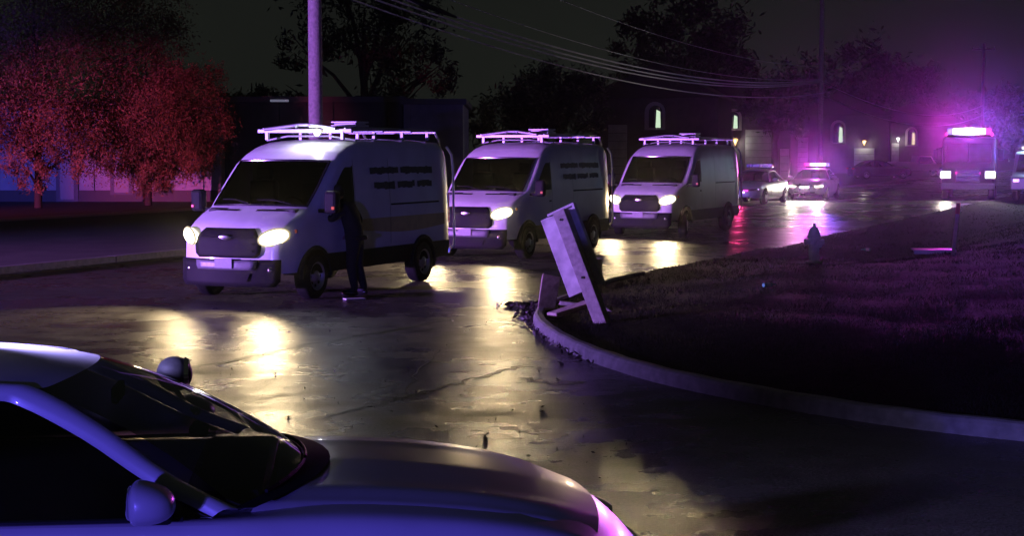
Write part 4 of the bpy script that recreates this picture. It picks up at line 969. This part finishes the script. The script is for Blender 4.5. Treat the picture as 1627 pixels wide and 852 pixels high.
# ================================================================ PERSON at the nearest van's door
def person(loc, rz):
    t = thing('person', 'person in dark clothes standing at the nearest van, leaning to its driver window', 'person', loc, rz)
    # local frame: x forward (towards the van), y left, z up
    J = {'pel': (0, 0, .93), 'sp': (.06, 0, 1.10), 'ch': (.14, 0, 1.32), 'nk': (.20, 0, 1.49), 'hd0': (.25, 0, 1.56),
         'lsh': (.15, .19, 1.42), 'lel': (.33, .27, 1.22), 'lwr': (.50, .16, 1.36),
         'rsh': (.13, -.19, 1.42), 'rel': (.02, -.34, 1.18), 'rwr': (.16, -.22, 1.00),
         'lhp': (0, .10, .90), 'lkn': (.05, .12, .50), 'lan': (-.02, .13, .09), 'lto': (.16, .15, .05),
         'rhp': (0, -.10, .90), 'rkn': (.01, -.12, .50), 'ran': (-.10, -.14, .09), 'rto': (.08, -.17, .05)}
    Rr = {'pel': .165, 'sp': .16, 'ch': .185, 'nk': .062, 'hd0': .06, 'lsh': .09, 'rsh': .09, 'lel': .065, 'rel': .065, 'lwr': .036, 'rwr': .036,
          'lhp': .125, 'rhp': .125, 'lkn': .088, 'rkn': .088, 'lan': .065, 'ran': .065, 'lto': .042, 'rto': .042}
    E = [('pel', 'sp'), ('sp', 'ch'), ('ch', 'nk'), ('nk', 'hd0'), ('ch', 'lsh'), ('lsh', 'lel'), ('lel', 'lwr'), ('ch', 'rsh'), ('rsh', 'rel'), ('rel', 'rwr'),
         ('pel', 'lhp'), ('lhp', 'lkn'), ('lkn', 'lan'), ('lan', 'lto'), ('pel', 'rhp'), ('rhp', 'rkn'), ('rkn', 'ran'), ('ran', 'rto')]
    def skin(name, J, Rr, E, root, m, parent, lv=2):
        ks = list(J); me = bpy.data.meshes.new(name); me.from_pydata([J[k] for k in ks], [(ks.index(a), ks.index(b)) for a, b in E], [])
        o = bpy.data.objects.new(name, me); COL.objects.link(o)
        md = o.modifiers.new('s', 'SKIN'); o.modifiers.new('u', 'SUBSURF').levels = lv
        for i, k in enumerate(ks):
            sv = me.skin_vertices[0].data[i]; sv.radius = (Rr[k], Rr[k]); sv.use_root = (k == root)
        dg = bpy.context.evaluated_depsgraph_get(); dg.update()
        m2 = bpy.data.meshes.new_from_object(o.evaluated_get(dg)); o.modifiers.clear(); o.data = m2; m2.materials.clear(); m2.materials.append(m)
        for p in m2.polygons: p.use_smooth = True
        o.parent = parent; return o
    cloth = mat('dark navy cloth', (.018, .018, .028), .9, noise=25, spec=.1); skinm = mat('skin', (.35, .2, .15), .55)
    body = skin('body', J, Rr, E, 'pel', cloth, t)
    rot = Matrix.Rotation(R(18), 3, 'Y')
    hc = Vector((.30, 0, 1.645))
    hd = MB().ball(hc, (.098, .078, .122), 20, 14, rot).ball(hc + rot @ Vector((.098, 0, -.012)), (.022, .014, .022), 8, 6).ball(hc + rot @ Vector((.06, 0, -.085)), (.04, .045, .04), 10, 8)
    for s in (1, -1): hd.ball(hc + rot @ Vector((.0, s * .08, -.01)), (.02, .01, .032), 8, 6)
    hd = hd.build('head', skinm, t, smooth=True)
    for s in (1, -1): MB().ball(hc + rot @ Vector((.086, s * .032, .012)), (.01, .014, .009), 8, 6).build('eye', M['gloss'], hd, smooth=True)
    MB().ball(hc + rot @ Vector((.09, 0, -.055)), (.008, .024, .007), 8, 6).build('mouth', mat('lips', (.25, .1, .09), .5), hd, smooth=True)
    MB().ball(hc + rot @ Vector((-.018, 0, .022)), (.102, .086, .118), 20, 14, rot).build('hair', mat('hair', (.012, .01, .01), .6), hd, smooth=True)
    for w, d, tag_ in ((Vector(J['lwr']), Vector((.8, -.25, .25)), 1), (Vector(J['rwr']), Vector((.75, .5, -.45)), -1)):
        d.normalize(); sd = d.cross(Vector((0, 0, 1))).normalized(); up = sd.cross(d)
        hj = {'w': w, 'p': w + d * .07}; hr = {'w': .03, 'p': .036}; he = [('w', 'p')]
        for k, (o_, l) in enumerate(((-.03, .070), (-.01, .080), (.011, .075), (.03, .058))):
            a = w + d * .09 + sd * o_; hj['a%d' % k] = a; hj['b%d' % k] = a + d * l * .55 - up * .012; hj['c%d' % k] = a + d * l * .9 - up * .045
            hr.update({'a%d' % k: .0095, 'b%d' % k: .009, 'c%d' % k: .008}); he += [('p', 'a%d' % k), ('a%d' % k, 'b%d' % k), ('b%d' % k, 'c%d' % k)]
        hj['t0'] = w + d * .03 + sd * .04 * tag_; hj['t1'] = w + d * .075 + sd * .062 * tag_ - up * .015; hr.update({'t0': .011, 't1': .009}); he += [('w', 't0'), ('t0', 't1')]
        skin('hand', hj, hr, he, 'w', skinm, t, 1)
    MB().lathe([(.178, .905), (.186, .92), (.186, .955), (.178, .97)], n=20).build('duty_belt', M['gloss'], t, smooth=True)
    for an, to in (('lan', 'lto'), ('ran', 'rto')):
        a, b = Vector(J[an]), Vector(J[to]); c = (a + b) / 2; c.z = .05
        MB().ball(c + Vector((.0, 0, 0)), (.15, .055, .055), 16, 8, Matrix.Rotation(math.atan2(b.y - a.y, b.x - a.x), 3, 'Z')).build('shoe', M['gloss'], t, smooth=True)
    return t
th = R(23.3); pp = gnd(566, 470)
person((pp.x, pp.y, 0), math.atan2(.391, -.92) + R(12))
tag(MB().box(gnd(563, 476) + Vector((0, 0, .012)), (.32, .16, .012), Matrix.Rotation(R(25), 3, 'Z')).build('paper_scrap', M['paper'], None), 'pale scrap of paper on the road at the feet of the person', 'paper')

# ================================================================ AIR
hz = MB().box((0, 0, 9.0), (1500, 1500, 21.6)).build('haze', None); stuff(hz)
m = bpy.data.materials.new('damp night air'); m.use_nodes = True; t = m.node_tree; t.nodes.clear()
o_ = t.nodes.new('ShaderNodeOutputMaterial'); v_ = t.nodes.new('ShaderNodeVolumePrincipled'); v_.inputs['Density'].default_value = .00010
v_.inputs['Color'].default_value = (.9, .9, .95, 1); v_.inputs['Anisotropy'].default_value = 0.965
t.links.new(v_.outputs[0], o_.inputs['Volume']); hz.data.materials.append(m)
bpy.context.view_layer.update()
